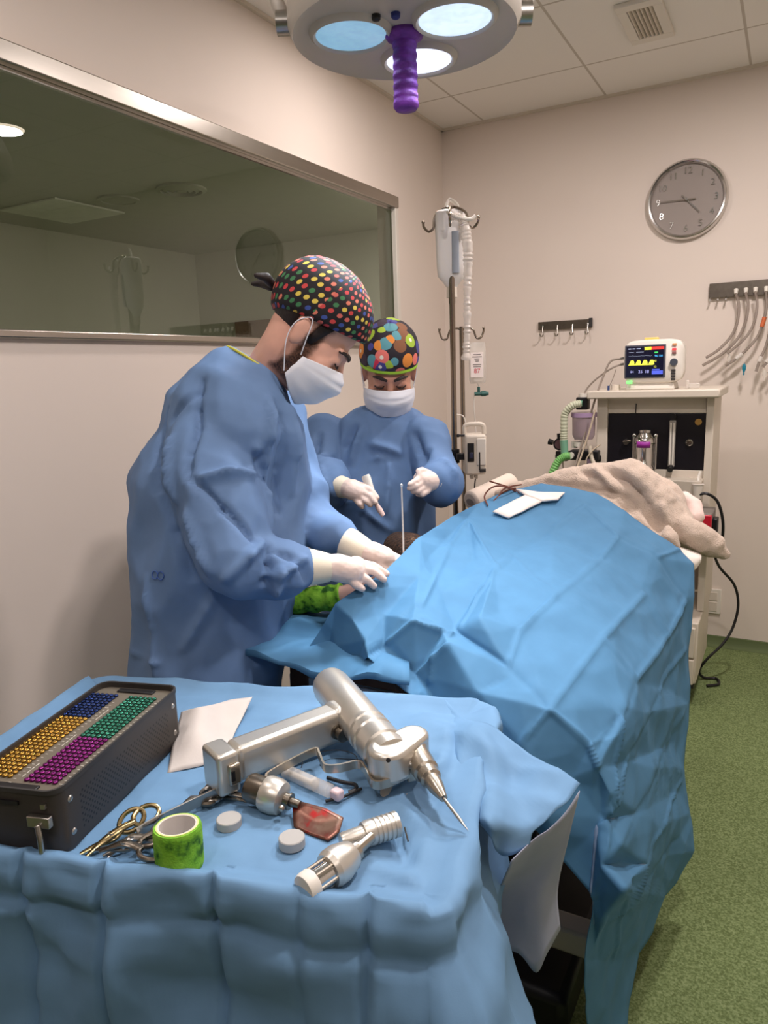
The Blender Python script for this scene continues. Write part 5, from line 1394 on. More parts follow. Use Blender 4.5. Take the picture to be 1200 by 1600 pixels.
# screws: each one is a thing seated in the deck
def screw_mesh():
    b = MB()
    b.lathe([(0.0, 0.0019), (0.0009, 0.0019), (0.0011, 0.0028), (0.0028, 0.0026), (0.0037, 0.0014), (0.0037, 0.0004), (0.0018, -0.0004), (0.0013, -0.0012), (0.0013, -0.012), (0.0, -0.0135)], (0, 0, 0), seg=10)
    me = b.mesh('bone_screw')
    for p in me.polygons: p.use_smooth = True
    return me
def screws(rgb, ulist, v_a, v_b, n, label, group):
    m = mat('anodised', rgb, rough=0.22, metal=0.9, var=0)
    me = screw_mesh()
    me.materials.append(m)
    first = None
    for j in range(n):
        v = v_a + (v_b - v_a) * j / (n - 1)
        for u in ulist:
            if first is None:
                o_ = bpy.data.objects.new('bone_screw', me)
                COL.objects.link(o_)
                tag(o_, label, 'screw', group)
                first = o_
            else:
                o_ = first.copy()
                COL.objects.link(o_)
            o_.location = T(u, v, ZD + 0.0006)
ul = [-0.2850 + 0.0080 * k for k in range(6)]
ur = [-0.2180 + 0.0080 * k for k in range(6)]
screws((178, 138, 62), ul, -0.222, -0.070, 19, 'gold bone screw seated in the left near block of the black tray', 'gold bone screws in the tray')
screws((36, 54, 104), ul, -0.061, 0.008, 9, 'dark blue bone screw seated in the left far block of the black tray', 'blue bone screws in the tray')
screws((52, 118, 98), ur, -0.113, 0.006, 15, 'teal green bone screw seated in right far block of black tray', 'green bone screws in the tray')
screws((124, 38, 112), ur, -0.226, -0.122, 13, 'magenta bone screw seated in the right near block of black tray', 'magenta bone screws in the tray')

# ------------------------------------------------------------------ drill
M_drill = mat('satin_drill_metal', (206, 200, 190), rough=0.34, metal=0.75, var=0.04, vscale=20)
M_drill2 = mat('brushed_drill_metal', (176, 166, 152), rough=0.28, metal=0.9, var=0.05, vscale=30)
ZA = 0.928
D0, D1 = V((1.1,-2.976,0.94)), V((1.308,-3.138,0.934))
ax = (D1 - D0).normalized()
Ld = (D1 - D0).length
t = thing('surgical_drill', tuple(V((D0.x + 0.05, D0.y - 0.05, 0.887))), 'large silver pistol-shaped surgical drill with a pointed bit', 'surgical drill')
R = 0.0315
prof = [(0, 0), (R * 0.72, 0.0), (R * 0.93, 0.006), (R, 0.016), (R, 0.075), (R * 0.985, 0.077), (R * 0.97, 0.115), (R * 0.93, 0.118), (R * 0.93, 0.122), (R, 0.124), (R, 0.128), (R * 0.94, 0.13), (R * 0.94, 0.134), (R, 0.136), (R, 0.142),
        (R * 0.93, 0.144), (R * 0.93, 0.147), (R * 0.99, 0.149), (R * 0.99, 0.168), (R * 0.9, 0.170), (R * 0.9, 0.173), (R * 0.97, 0.175), (R * 0.93, Ld), (0, Ld)]
prof = [(r_, z_ if z_ in (0, Ld) else z_ * (Ld / 0.186)) for r_, z_ in prof]
b = MB(); b.lathe(prof, D0, ax, 48); b.build('motor_barrel', M_drill, t, angle=25)
side = ax.cross(V((0, 0, 1))).normalized()      # towards the right of travel
# collar plate joining the grip
G1 = D0 + ax * 0.078
gd = (V((1.104,-3.248,0.928)) - V((1.18,-3.072,0.928))).normalized()
gup = V((0, 0, 1))
gs = gup.cross(gd).normalized()
RG = Matrix(((gd.x, gs.x, 0), (gd.y, gs.y, 0), (0, 0, 1)))
g0 = V((1.182,-3.053,0.928))
g1 = V((1.105,-3.241,0.928))
LG = (g1 - g0).length
b = MB(); b.box(g0 + gd * (LG / 2 - 0.012), (LG + 0.0, 0.040, 0.052), RG); b.build('grip', M_drill, t, bevel=0.009, bseg=4)
b = MB(); b.box(g0 + gd * 0.006, (0.05, 0.046, 0.058), RG); b.build('grip_collar', M_drill, t, bevel=0.012, bseg=3)
b = MB(); b.box(g1 + gd * 0.006, (0.032, 0.052, 0.06), RG); cap = b.build('battery_cap', M_drill, t, bevel=0.006, bseg=3)
b = MB(); b.box(g1 + gd * 0.0 - gs * 0.0 + gs * 0.0275, (0.018, 0.008, 0.03), RG); b.build('cap_latch', M_drill2, cap, bevel=0.003)
b = MB(); b.box(g1 + gd * 0.004 + gs * 0.032, (0.005, 0.003, 0.014), RG); b.build('latch_window', M_black, cap)
pv = g0 + gd * 0.030 + gs * 0.02 + V((0, 0, -0.004))
b = MB(); b.lathe([(0, 0), (0.011, 0), (0.011, 0.004), (0.008, 0.005), (0.008, 0.013), (0.010, 0.014), (0.010, 0.018), (0, 0.018)], pv, gs, 24); b.build('trigger_pivot', M_steel_dark, t)
tr = [V((1.169,-3.235,0.917)), V((1.164,-3.222,0.918)), V((1.174,-3.185,0.92)), V((1.187,-3.145,0.92)), V((1.201,-3.154,0.92)), V((1.224,-3.175,0.92)), V((1.242,-3.168,0.92)), V((1.261,-3.148,0.92)), V((1.28,-3.16,0.92)), V((1.302,-3.179,0.918)), V((1.319,-3.172,0.92)), V((1.336,-3.141,0.922))]
b = MB(); b.ribbon(spline(tr, 6), (0, 0, 1), 0.012, 0.003); b.build('trigger_lever', M_drill2, t)
# angled gear head
h0, h1 = D1 - ax * 0.035, V((1.335,-3.114,0.936))
hd_ = V((h1.x - h0.x, h1.y - h0.y, 0)).normalized()
hs = hd_.cross(V((0, 0, 1)))
pl = []
hl = 0.075
for i in range(9):
    a = -pi / 2 + pi * i / 8
    pl.append((hl * 0.5 + 0.022 * math.cos(a), 0.022 * math.sin(a)))
for i in range(9):
    a = pi / 2 + pi * i / 8
    pl.append((-0.012 + 0.03 * math.cos(a), 0.028 * math.sin(a)))
HC = V((1.311,-3.133,0.938))
hx = (V((1.331,-3.086,0.938)) - V((1.309,-3.178,0.938))).normalized()
b = MB(); b.prism(pl, HC + V((0, 0, -0.024)), hx, V((0, 0, 1)).cross(hx), 0.044); b.build('gear_head', M_drill, t, bevel=0.007, bseg=3)
b = MB(); b.lathe([(0, 0), (0.003, 0), (0.003, 0.002), (0, 0.002)], V((1.326,-3.179,0.958)), (0.3, -0.8, 0.5), 12); b.build('head_screw', M_black, t)
K0, K1, K2, K3 = V((1.32,-3.102,0.934)), V((1.384,-3.155,0.924)), V((1.4,-3.172,0.92)), V((1.441,-3.193,0.901))
ka = (K2 - K0).normalized()
lk = (K1 - K0).length
b = MB(); b.lathe([(0, 0), (0.021, 0), (0.022, 0.006), (0.020, 0.016), (0.0185, 0.02), (0.0175, lk * 0.62), (0.015, lk * 0.66), (0.0145, lk * 0.8), (0.0115, lk * 0.84), (0.0105, lk), (0.005, (K2 - K0).length), (0, (K2 - K0).length)], K0, ka, 36); b.build('chuck', M_drill2, t, angle=25)
b = MB(); b.cyl(K2, K2.lerp(K3, 0.72), 0.0022).cyl(K2.lerp(K3, 0.72), K3, 0.0022, 0.0004); b.build('drill_bit', M_steel, t)
b = MB(); b.box(V((1.333,-3.132,0.924)), (0.012, 0.012, 0.034), basis((0, 0, 1), ka)); b.build('bracket', M_drill2, t, bevel=0.001)
b = MB(); b.lathe([(0.006, 0), (0.004, 0.004), (0, 0.005)], V((1.338,-3.138,0.932)), (0.4, -0.8, 0.45), 16); b.build('bracket_screw', M_steel, t)

# ------------------------------------------------------------------ saw attachment with bloodied blade
t = thing('blade_attachment', tuple(V((1.183,-3.222,0.887))), 'drill attachment with bloodstained broad blade lying under the drill', 'drill attachment')
a0, a1 = V((1.148,-3.247,0.912)), V((1.22,-3.24,0.902))
aa = (a1 - a0).normalized(); La = (a1 - a0).length
b = MB(); b.lathe([(0, 0), (0.017, 0.001), (0.019, 0.006), (0.019, La * 0.42), (0, La * 0.42)], a0, aa, 32); b.build('coupling', M_steel_dark, t)
b = MB(); b.lathe([(0, La * 0.36), (0.022, La * 0.36), (0.0235, La * 0.42), (0.0235, La * 0.6), (0.021, La * 0.72), (0.012, La * 0.78), (0, La * 0.78)], a0, aa, 32); b.build('housing', M_drill, t)
b = MB(); b.cyl(a0 + aa * La * 0.78, a0 + aa * La * 0.86, 0.0095).cyl(a0 + aa * La * 0.86, a0 + aa * La * 0.9, 0.011).cyl(a0 + aa * La * 0.9, a1 + aa * 0.006, 0.006); b.build('shaft', M_steel_dark, t)
for w_ in (V((1.192,-3.221,0.906)), V((1.213,-3.261,0.906))):
    b = MB(); b.ell(w_, (0.0042,) * 3); b.build('ball_knob', M_drill2, t)
M_blade = mat('stained_copper_blade', (150, 104, 86), rough=0.35, metal=0.7, var=0.2, vscale=30)
nt = NT(M_blade)
nzz = nt.noise(38, 3)
nt.l(nt.ramp(nzz, [(0.4, lin((128, 102, 88))), (0.6, lin((108, 68, 58))), (0.68, lin((140, 30, 30))), (0.76, lin((130, 18, 22)))]), nt.b.inputs['Base Color'])
q = [V((1.218,-3.245,0.899)), V((1.227,-3.235,0.904)), V((1.26,-3.232,0.903)), V((1.289,-3.234,0.899)), V((1.295,-3.254,0.893)), V((1.289,-3.27,0.889)), V((1.263,-3.27,0.889)), V((1.236,-3.268,0.891))]
c = sum(q, V((0, 0, 0))) / 8 + V((0, 0, -0.003))
b = MB()
vc = b.bm.verts.new(c)
vv = [b.bm.verts.new(p) for p in q]
for i in range(8): b.bm.faces.new((vc, vv[i], vv[(i + 1) % 8]))
bmesh.ops.subdivide_edges(b.bm, edges=b.bm.edges, cuts=3, use_grid_fill=True)
b.build('blade', M_blade, t, solid=0.0014, angle=60)

# second attachment: angled coupling with clear-sided barrel
t = thing('drill_coupling', tuple(V((1.32,-3.287,0.887))), 'silver angled drill coupling with ribbed end at the front of table', 'drill attachment')
c0, c1, c2, c3 = V((1.323,-3.37,0.904)), V((1.335,-3.33,0.906)), V((1.342,-3.297,0.907)), V((1.346,-3.263,0.907))
ca = (c2 - c0).normalized()
L1_, L2_ = (c1 - c0).length, (c2 - c0).length
b = MB(); b.lathe([(0, 0), (0.015, 0.0), (0.0165, 0.004), (0.0165, 0.013), (0.0155, 0.014), (0, 0.014)], c0, ca, 30); b.build('end_cap', M_white, t)
b = MB(); b.cyl(c0 + ca * 0.012, c1, 0.0145, seg=30)
b.build('barrel', M_chrome, t)
for k in range(6):
    a = 2 * pi * k / 6
    Bm = basis(ca)
    off = Bm @ V((0.0142 * math.cos(a), 0.0142 * math.sin(a), 0))
    b = MB(); b.cyl(c0 + ca * 0.014 + off, c1 + off, 0.0022, seg=8); b.build('rod', M_drill2, t)
b = MB(); b.lathe([(0, L1_ - 0.006), (0.019, L1_ - 0.006), (0.0215, L1_), (0.0215, L1_ + 0.012), (0.017, L2_ - 0.006), (0.015, L2_ - 0.002), (0, L2_)], c0, ca, 32); b.build('collar', M_drill, t, angle=20)
b = MB(); b.cyl(c2 - ca * 0.004, c2 + ca * 0.006, 0.011).cyl(c2, c3, 0.0075, 0.0068); b.build('neck', M_drill2, t)
d0, d1, d2 = V((1.315,-3.281,0.902)), V((1.334,-3.254,0.903)), V((1.358,-3.223,0.903))
da = (d2 - d0).normalized()
l1, l2 = (d1 - d0).length, (d2 - d0).length
b = MB(); b.lathe([(0, 0), (0.009, 0.0), (0.0105, 0.003), (0.0115, l1), (0, l1)], d0, da, 28); b.build('cross_barrel', M_drill, t)
pr = [(0, l1 - 0.004), (0.0145, l1 - 0.004), (0.0155, l1 + 0.002)]
for k in range(6):
    z0 = l1 + 0.008 + k * 0.006
    pr += [(0.0155, z0), (0.0142, z0 + 0.001), (0.0142, z0 + 0.002), (0.0155, z0 + 0.003)]
pr += [(0.0155, l2 - 0.002), (0.0135, l2), (0, l2)]
b = MB(); b.lathe(pr, d0, da, 32); b.build('ribbed_end', M_drill, t, angle=20)

# loose discs, napkin, tape, pins
M_disc = mat('pale_grey_disc', (172, 168, 164), rough=0.55, var=0.02)
for p, r, h, lab in ((V((1.157,-3.298,0.888)), 0.0158, 0.0105, 'pale grey round disc left of the bloodied blade, nearer the scissors'), (V((1.253,-3.295,0.888)), 0.0160, 0.0115, 'pale grey round disc touching the bloodied blade corner')):
    b = MB(); b.lathe([(0, 0), (r, 0), (r, h - 0.001), (r - 0.001, h), (0, h)], p, seg=40); tag(b.build('disc', M_disc), lab, 'disc', 'loose pale discs on the drape')
p = V((1.314,-3.145,0.888))
b = MB(); b.lathe([(0, 0), (0.019, 0), (0.019, 0.004), (0.012, 0.0055), (0, 0.0055)], p, seg=36); tag(b.build('disc', mat('cream_disc', (206, 196, 184))), 'thin cream disc lying half under the drill chuck', 'disc')
nk = [[V((0.991,-3.24,0.889)), V((1.017,-3.216,0.889)), V((1.038,-3.182,0.889)), V((1.033,-3.162,0.89))],
      [V((0.949,-3.186,0.894)), V((0.99,-3.178,0.915)), V((1.019,-3.156,0.895)), V((1.013,-3.119,0.892))],
      [V((0.909,-3.129,0.905)), V((0.954,-3.128,0.925)), V((0.979,-3.105,0.9)), V((0.991,-3.072,0.896))],
      [V((0.898,-3.114,0.907)), V((0.945,-3.117,0.927)), V((0.944,-3.058,0.91)), V((0.967,-3.014,0.904))]]
nk = [spline(r, 7) for r in nk]
nk = [list(c_) for c_ in zip(*[spline(c_, 7) for c_ in zip(*nk)])]
for r_ in nk:
    for p_ in r_: p_.z += 0.0022 * noise.noise(p_ * 30)
b = MB(); b.quadgrid(nk); tag(b.build('paper_napkin', mat('white_paper', (204, 194, 187), rough=0.9, bump=0.2, bscale=200), solid=0.0012, angle=180), 'crumpled white paper napkin between the black tray and the drill', 'napkin')
tb = V((1.157,-3.385,0.889))
ta = V((-0.03, 0.06, 1)).normalized()
t = thing('bandage_roll', tuple(tb), 'upright roll of green crinkled bandage at front edge of table', 'bandage roll')
b = MB()
pr = [(0.0205, 0.0), (0.0268, 0.0), (0.0278, 0.003)] + [(0.0277 + 0.0004 * (k % 2), 0.003 + k * 0.0022) for k in range(1, 21)] + [(0.0268, 0.05), (0.0232, 0.05)]
b.lathe(pr, tb, ta, 48, close=True); b.build('bandage', M_band, t, angle=60)
b = MB(); b.lathe([(0.0208, 0.001), (0.0230, 0.001), (0.0230, 0.0505), (0.0208, 0.0505)], tb, ta, 48, close=True); b.build('cardboard_core', mat('core_card', (214, 206, 200), rough=0.8), t)
b = MB(); b.lathe([(0.0226, 0.0495), (0.0244, 0.0495), (0.0244, 0.0508), (0.0226, 0.0508)], tb, ta, 48, close=True); b.build('core_edge', mat('pale_yellow_edge', (226, 228, 150)), t)
for p0, p1, lab in ((V((1.174,-2.952,0.896)), V((1.249,-3.021,0.9)), 'thin wire pin lying behind the drill barrel'), (V((1.361,-3.206,0.889)), V((1.377,-3.228,0.889)), 'short dark pin just right of ribbed coupling end')):
    b = MB(); b.cyl(p0, p1, 0.0011, seg=8); tag(b.build('wire_pin', M_steel_dark), lab, 'surgical pin')

# scissors and forceps
def scissors(name, pts_tip, cross, ring_a, ring_b, rr_, m, lab, cat, z, tz=0.0, zs=0.0):
    """two blades crossing at 'cross', tips together, rings apart (all on the table top)"""
    tt = thing(name, tuple(V(cross) + V((0, 0, -0.004))), lab, cat)
    for k, (ring, tip) in enumerate(((ring_a, pts_tip[0]), (ring_b, pts_tip[1]))):
        ring, tip, cr_ = V(ring), V(tip), V(cross) + V((0, 0, 0.003 * (1 if k else -1)))
        d_ = (ring - cr_).normalized()
        rc = ring
        entry = rc - d_ * rr_ * 1.15
        b_ = MB()
        b_.tube(spline([tip, tip.lerp(cr_, 0.5) + V((0, 0, 0.001)), cr_, cr_.lerp(entry, 0.5) + (tip - cr_).normalized().cross(V((0, 0, 1))) * 0.002 * (1 if k else -1), entry], 6),
                [0.0018 + 0.0027 * min(1, i / 9) for i in range(25)], 10, flat=(0.8, 1.25))
        b_.build('shank', m, tt)
        b_ = MB()
        sd = d_.cross(V((0, 0, 1))).normalized()
        up_ = V((0, 0, 1))
        if zs: up_ = (up_ + sd * zs).normalized(); sd = d_.cross(up_).normalized()
        b_.tube([rc + d_ * (rr_ * 1.3 * math.cos(2 * pi * i / 28)) + sd * (rr_ * math.sin(2 * pi * i / 28)) for i in range(28)], 0.0032, 10, closed=True, up=(0, 0, 1))
        b_.build('finger_ring', m, tt)
    b_ = MB(); b_.lathe([(0, -0.006), (0.0045, -0.006), (0.0045, 0.006), (0, 0.006)], V(cross), seg=16); b_.build('pivot_screw', M_steel, tt)
    return tt
M_gold = mat('gold_plated', (160, 142, 104), rough=0.25, metal=1.0, var=0.03)
scissors('scissors', (V((1.064,-3.417,0.892)), V((1.071,-3.416,0.892))), V((1.081,-3.385,0.899)), V((1.106,-3.352,0.905)), V((1.144,-3.368,0.903)), 0.0145, M_steel, 'large steel scissors, rings leaning behind the green roll', 'scissors', 0.9)
s2 = scissors('needle_holder', (V((1.035,-3.426,0.892)), V((1.046,-3.426,0.892))), V((1.054,-3.394,0.9)), V((1.06,-3.367,0.908)), V((1.071,-3.353,0.91)), 0.0125, M_gold, 'needle holder with gold rings nearest the black tray', 'needle holder', 0.9, zs=0.5)
scissors('forceps', (V((1.059,-3.422,0.902)), V((1.066,-3.422,0.902))), V((1.092,-3.407,0.908)), V((1.114,-3.385,0.909)), V((1.128,-3.4,0.906)), 0.0115, M_steel_dark, 'dark steel forceps lying across the scissors', 'forceps', 0.9)
scissors('towel_clamp', (V((1.072,-3.308,0.89)), V((1.078,-3.31,0.89))), V((1.082,-3.285,0.893)), V((1.085,-3.261,0.894)), V((1.103,-3.268,0.893)), 0.006, M_steel, 'small towel clamp beside the flat steel bar', 'clamp', 0.9)
scissors('long_clamp', (V((1.16,-3.248,0.89)), V((1.159,-3.242,0.89))), V((1.11,-3.251,0.893)), V((1.101,-3.275,0.893)), V((1.084,-3.246,0.893)), 0.0075, M_steel_dark, 'long dark clamp reaching under the drill grip', 'clamp', 0.9)
bar = [V((1.082,-3.379,0.904)), V((1.084,-3.354,0.903)), V((1.095,-3.31,0.902)), V((1.108,-3.263,0.901))]
b = MB(); b.ribbon(spline(bar, 4), (0.15, -0.25, 1), 0.018, 0.002); tag(b.build('flat_retractor', M_steel, bevel=0.0005), 'long flat steel retractor bar under the drill grip end', 'retractor')
# syringe, suture loops, black rods
s0, s1 = V((1.155,-3.173,0.896)), V((1.262,-3.192,0.896))
t = thing('syringe', tuple(s0), 'clear plastic syringe lying beneath the trigger lever', 'syringe')
sa = (s1 - s0).normalized(); ls = (s1 - s0).length
b = MB(); b.lathe([(0, 0), (0.0095, 0), (0.0095, ls * 0.78), (0.003, ls * 0.82), (0.0025, ls * 0.9), (0, ls * 0.9)], s0, sa, 24); b.build('barrel', M_clear, t)
b = MB(); b.box(s0 + sa * ls * 0.9, (0.014, 0.014, 0.016), basis(sa)); b.build('pink_cap', mat('pale_pink', (226, 200, 204), alpha=0.85), t, bevel=0.003)
b = MB(); b.cyl(s0 - sa * 0.02, s0 + sa * ls * 0.5, 0.004).cyl(s0 - sa * 0.02, s0 - sa * 0.017, 0.009).cyl(s0 + sa * ls * 0.5, s0 + sa * ls * 0.53, 0.0088); b.build('plunger', M_milky, t)
for pts, r_, lab in (([V((1.241,-3.203,0.89)), V((1.257,-3.186,0.891)), V((1.271,-3.159,0.892))], 0.0022, 'black rod tip up beside the syringe cap'),
                     ([V((1.213,-3.155,0.891)), V((1.24,-3.158,0.893)), V((1.259,-3.156,0.893)), V((1.265,-3.165,0.892)), V((1.259,-3.173,0.891))], 0.0028, 'black curved hook below the trigger lever')):
    b = MB(); b.tube(spline(pts, 6), r_, 8); tag(b.build('black_hook', M_black), lab, 'hook')
b = MB(); b.tube(spline([V((1.162,-3.147,0.889)), V((1.163,-3.132,0.9)), V((1.193,-3.108,0.905)), V((1.221,-3.097,0.9)), V((1.23,-3.105,0.892)), V((1.212,-3.123,0.889)), V((1.183,-3.129,0.889)), V((1.19,-3.106,0.889)), V((1.239,-3.087,0.889))], 10), 0.0006, 6)
tag(b.build('suture_thread', M_black), 'fine black suture thread looping around the drill trigger', 'suture')


# ------------------------------------------------------------------ people
from mathutils.bvhtree import BVHTree
M_gown = cloth_mat('blue_gown', (102, 130, 170))
M_gown2 = cloth_mat('blue_gown_second', (96, 124, 164))
M_skin = mat('skin', (220, 168, 148), rough=0.5, var=0.06, vscale=20)
M_skin2 = mat('skin_second', (192, 138, 116), rough=0.5, var=0.06, vscale=20)
M_hair = mat('dark_hair', (36, 26, 24), rough=0.6, var=0.3, vscale=60, bump=0.6, bscale=200, bdist=0.002)
M_glove = mat('latex_glove', (228, 204, 192), rough=0.45, var=0.04, vscale=40, bump=0.15, bscale=120, bdist=0.001)
M_cuff = mat('glove_cuff', (226, 214, 192), rough=0.5, var=0.04, bump=0.3, bscale=90, bdist=0.001)
M_mask = mat('white_face_mask', (226, 228, 236), rough=0.75, var=0.02, bump=0.1, bscale=400)
M_trouser = mat('scrub_trousers', (70, 96, 150), rough=0.8)
M_shoe = mat('white_clog', (220, 218, 214), rough=0.5)
def cap_mat(name, cols, ground, nu, nv, size, jitter=0.0, solid3=None):
    m = mat(name, ground, rough=0.75, var=0)
    t_ = NT(m)
    uv = t_.n('ShaderNodeTexCoord').outputs['UV']
    mp = t_.n('ShaderNodeMapping')
    mp.inputs['Scale'].default_value = (nu, nv, 1)
    t_.l(uv, mp.inputs[0])
    vor = t_.n('ShaderNodeTexVoronoi')
    vor.voronoi_dimensions = '3D' if solid3 else '2D'
    vor.feature = 'F1'
    vor.inputs['Scale'].default_value = 1.0
    vor.inputs['Randomness'].default_value = jitter
    if solid3:
        mp.inputs['Scale'].default_value = (solid3,) * 3
        t_.l(t_.n('ShaderNodeTexCoord').outputs['Object'], mp.inputs[0])
    t_.l(mp.outputs[0], vor.inputs['Vector'])
    sep = t_.n('ShaderNodeSeparateColor')
    t_.l(vor.outputs['Color'], sep.inputs[0])
    r = t_.n('ShaderNodeValToRGB')
    r.color_ramp.interpolation = 'CONSTANT'
    el = r.color_ramp.elements
    while len(el) < len(cols): el.new(0.5)
    for i, (e, c) in enumerate(zip(el, cols)):
        e.position = i / len(cols)
        e.color = lin(c)
    t_.l(sep.outputs[0], r.inputs[0])
    inside = t_.math('LESS_THAN', vor.outputs['Distance'], size)
    eye = t_.math('LESS_THAN', vor.outputs['Distance'], size * 0.28)
    col = t_.mix(inside, lin(ground), r.outputs[0])
    if solid3:
        pick = t_.math('MULTIPLY', eye, t_.math('GREATER_THAN', sep.outputs[1], 0.45))
        col = t_.mix(pick, col, lin((232, 226, 210)))
    t_.l(col, t_.b.inputs['Base Color'])
    return m
M_capA = cap_mat('dotted_black_cotton', [(190, 56, 62), (210, 118, 96), (60, 120, 76), (196, 66, 66), (56, 78, 150), (214, 190, 80), (202, 100, 90)], (24, 18, 24), 40, 10.5, 0.3, 0.25)
M_capB = cap_mat('motley_black_cotton', [(206, 50, 78), (162, 190, 60), (226, 140, 60), (70, 70, 140), (130, 84, 54), (230, 120, 110), (90, 150, 160), (60, 44, 60)], (34, 26, 36), 13, 3.6, 0.6, 0.9, 28.0)
M_trimg = mat('lime_binding', (160, 205, 60), rough=0.7)

class Frame:
    def __init__(self, c, fwd, pitch, roll=0, s=1.0):
        f = V((fwd[0], fwd[1], 0)).normalized()
        r = f.cross(V((0, 0, 1)))
        q = Quaternion(r, -pitch)
        f2 = q @ f
        u2 = r.cross(f2)
        q2 = Quaternion(f2, roll)
        r, u2 = q2 @ r, q2 @ u2
        self.c, self.r, self.f, self.u, self.s = V(c), r, f2, u2, s
        self.R = Matrix(((r.x, f2.x, u2.x), (r.y, f2.y, u2.y), (r.z, f2.z, u2.z)))
    def p(self, x, y, z):
        return self.c + (self.r * x + self.f * y + self.u * z) * self.s
    def d(self, x, y, z):
        return (self.r * x + self.f * y + self.u * z).normalized()

def head_shapes(mb, F, neck):
    s = F.s
    E = lambda c, r: mb.ell(F.p(*c), tuple(v * s for v in r), F.R, seg=24, rings=14)
    E((0, -0.012, 0.045), (0.075, 0.096, 0.083))
    E((0, 0.030, -0.018), (0.065, 0.064, 0.086))
    E((0, 0.038, -0.075), (0.05, 0.05, 0.04))
    E((0, 0.078, -0.098), (0.022, 0.02, 0.018))
    for k in (-1, 1):
        E((0.040 * k, 0.062, -0.03), (0.026, 0.028, 0.03))
        E((0.032 * k, 0.080, 0.004), (0.0165, 0.014, 0.012))
        E((0.0745 * k, -0.006, -0.008), (0.010, 0.018, 0.031))
        E((0.079 * k, -0.014, 0.004), (0.007, 0.014, 0.022))
        mb.capsules([F.p(0.008 * k, 0.088, 0.022), F.p(0.042 * k, 0.074, 0.024)], [0.010 * s, 0.009 * s])
    mb.capsules([F.p(0, 0.088, 0.012), F.p(0, 0.108, -0.018), F.p(0, 0.114, -0.034)], [0.009 * s, 0.011 * s, 0.014 * s])
    mb.capsules([F.p(0, -0.022, -0.015), F.p(0, -0.012, -0.055), neck], [0.056 * s, 0.052 * s, 0.056], 20)

def cap_part(F, m, parent, rx=0.088, ry=0.113, rz=0.1, front=0.052, backz=-0.005, seed=0, trim=None):
    s = F.s
    rows = []
    nth, nph = 64, 22
    for i in range(nph + 1):
        row = []
        for k in range(nth):
            th = 2 * pi * k / nth
            yy = math.sin(th)
            zr = front * (0.5 + 0.5 * yy) + backz * (0.5 - 0.5 * yy) - 0.052
            ph0 = math.asin(max(-0.9, min(0.9, zr / rz)))
            ph = ph0 + (pi / 2 - 0.02 - ph0) * i / nph
            k2 = 1 + 0.018 * noise.noise(V((math.cos(th) * 2.2, yy * 2.2, ph * 2 + seed))) + 0.012 * math.sin(ph * 3)
            if i == 0: k2 *= 0.965
            row.append(F.p(rx * k2 * math.cos(th) * math.cos(ph), -0.014 + ry * k2 * yy * math.cos(ph), 0.052 + rz * k2 * math.sin(ph)))
        rows.append(row)
    b = MB(); b.quadgrid(rows, closed_u=True, uv=lambda i, j: (j / nth, i / nph))
    o = b.build('scrub_cap', m, parent, solid=0.002, angle=180)
    if trim:
        b = MB(); b.tube([p + (p - F.p(0, -0.014, 0.05)).normalized() * 0.0012 for p in rows[0]], 0.004 * s, 8, closed=True, flat=(1.5, 0.7), up=F.u); b.build('cap_binding', trim, parent)
    return rows

def mask_part(F, parent, seed=0):
    yc = [(0, 0.110), (0.18, 0.130), (0.35, 0.136), (0.6, 0.127), (0.85, 0.108), (1, 0.090)]
    zc = [(0, -0.004), (0.35, -0.034), (0.7, -0.085), (1, -0.122)]
    def L(tab, v):
        for a, c in zip(tab, tab[1:]):
            if v <= c[0]: return a[1] + (c[1] - a[1]) * (v - a[0]) / (c[0] - a[0])
        return tab[-1][1]
    rows = []
    for i in range(33):
        v = i / 32
        row = []
        for k in range(41):
            u = -1 + 2 * k / 40
            a = abs(u)
            pl = 0.0022 * math.sin(v * 3 * 2 * pi) * (1 - a * 0.4) * (1 if 0.1 < v < 0.92 else 0)
            y = 0.032 + (L(yc, v) - 0.032 + pl) * math.cos(a * pi / 2) ** 0.85
            x = 0.0755 * math.sin(u * 1.32) / math.sin(1.32) * (1 + 0.04 * math.sin(pi * v))
            z = L(zc, v) * (1 - a ** 2.2) + (-0.036 - 0.050 * v) * a ** 2.2
            n_ = 0.0016 * noise.noise(V((u * 3, v * 4, seed)))
            row.append(F.p(x, y + n_, z))
        rows.append(row)
    b = MB(); b.quadgrid(rows); o = b.build('face_mask', M_mask, parent, solid=0.0012, angle=180)
    for k in (-1, 1):
        b = MB()
        b.tube(spline([F.p(0.073 * k, 0.027, -0.037), F.p(0.080 * k, 0.014, -0.010), F.p(0.085 * k, -0.004, 0.026), F.p(0.086 * k, -0.018, 0.02), F.p(0.083 * k, -0.025, -0.005), F.p(0.079 * k, -0.012, -0.040), F.p(0.073 * k, 0.027, -0.084)], 8), 0.0012, 8)
        b.build('ear_loop', M_mask, parent)

def eyes_part(F, parent, hairm):
    for k in (-1, 1):
        b = MB(); b.tube(spline([F.p(0.018 * k, 0.0905, 0.001), F.p(0.026 * k, 0.0955, -0.0035), F.p(0.036 * k, 0.0935, -0.004), F.p(0.046 * k, 0.086, 0.0)], 6), 0.0016, 8); b.build('eyelashes', M_hair, parent)
        b = MB(); b.tube(spline([F.p(0.010 * k, 0.099, 0.022), F.p(0.024 * k, 0.0965, 0.028), F.p(0.040 * k, 0.085, 0.0285), F.p(0.050 * k, 0.074, 0.023)], 6), [0.0022 + 0.0014 * math.sin(pi * min(1, i / 17)) for i in range(19)], 8, flat=(1.4, 0.8)); b.build('eyebrow', hairm, parent)

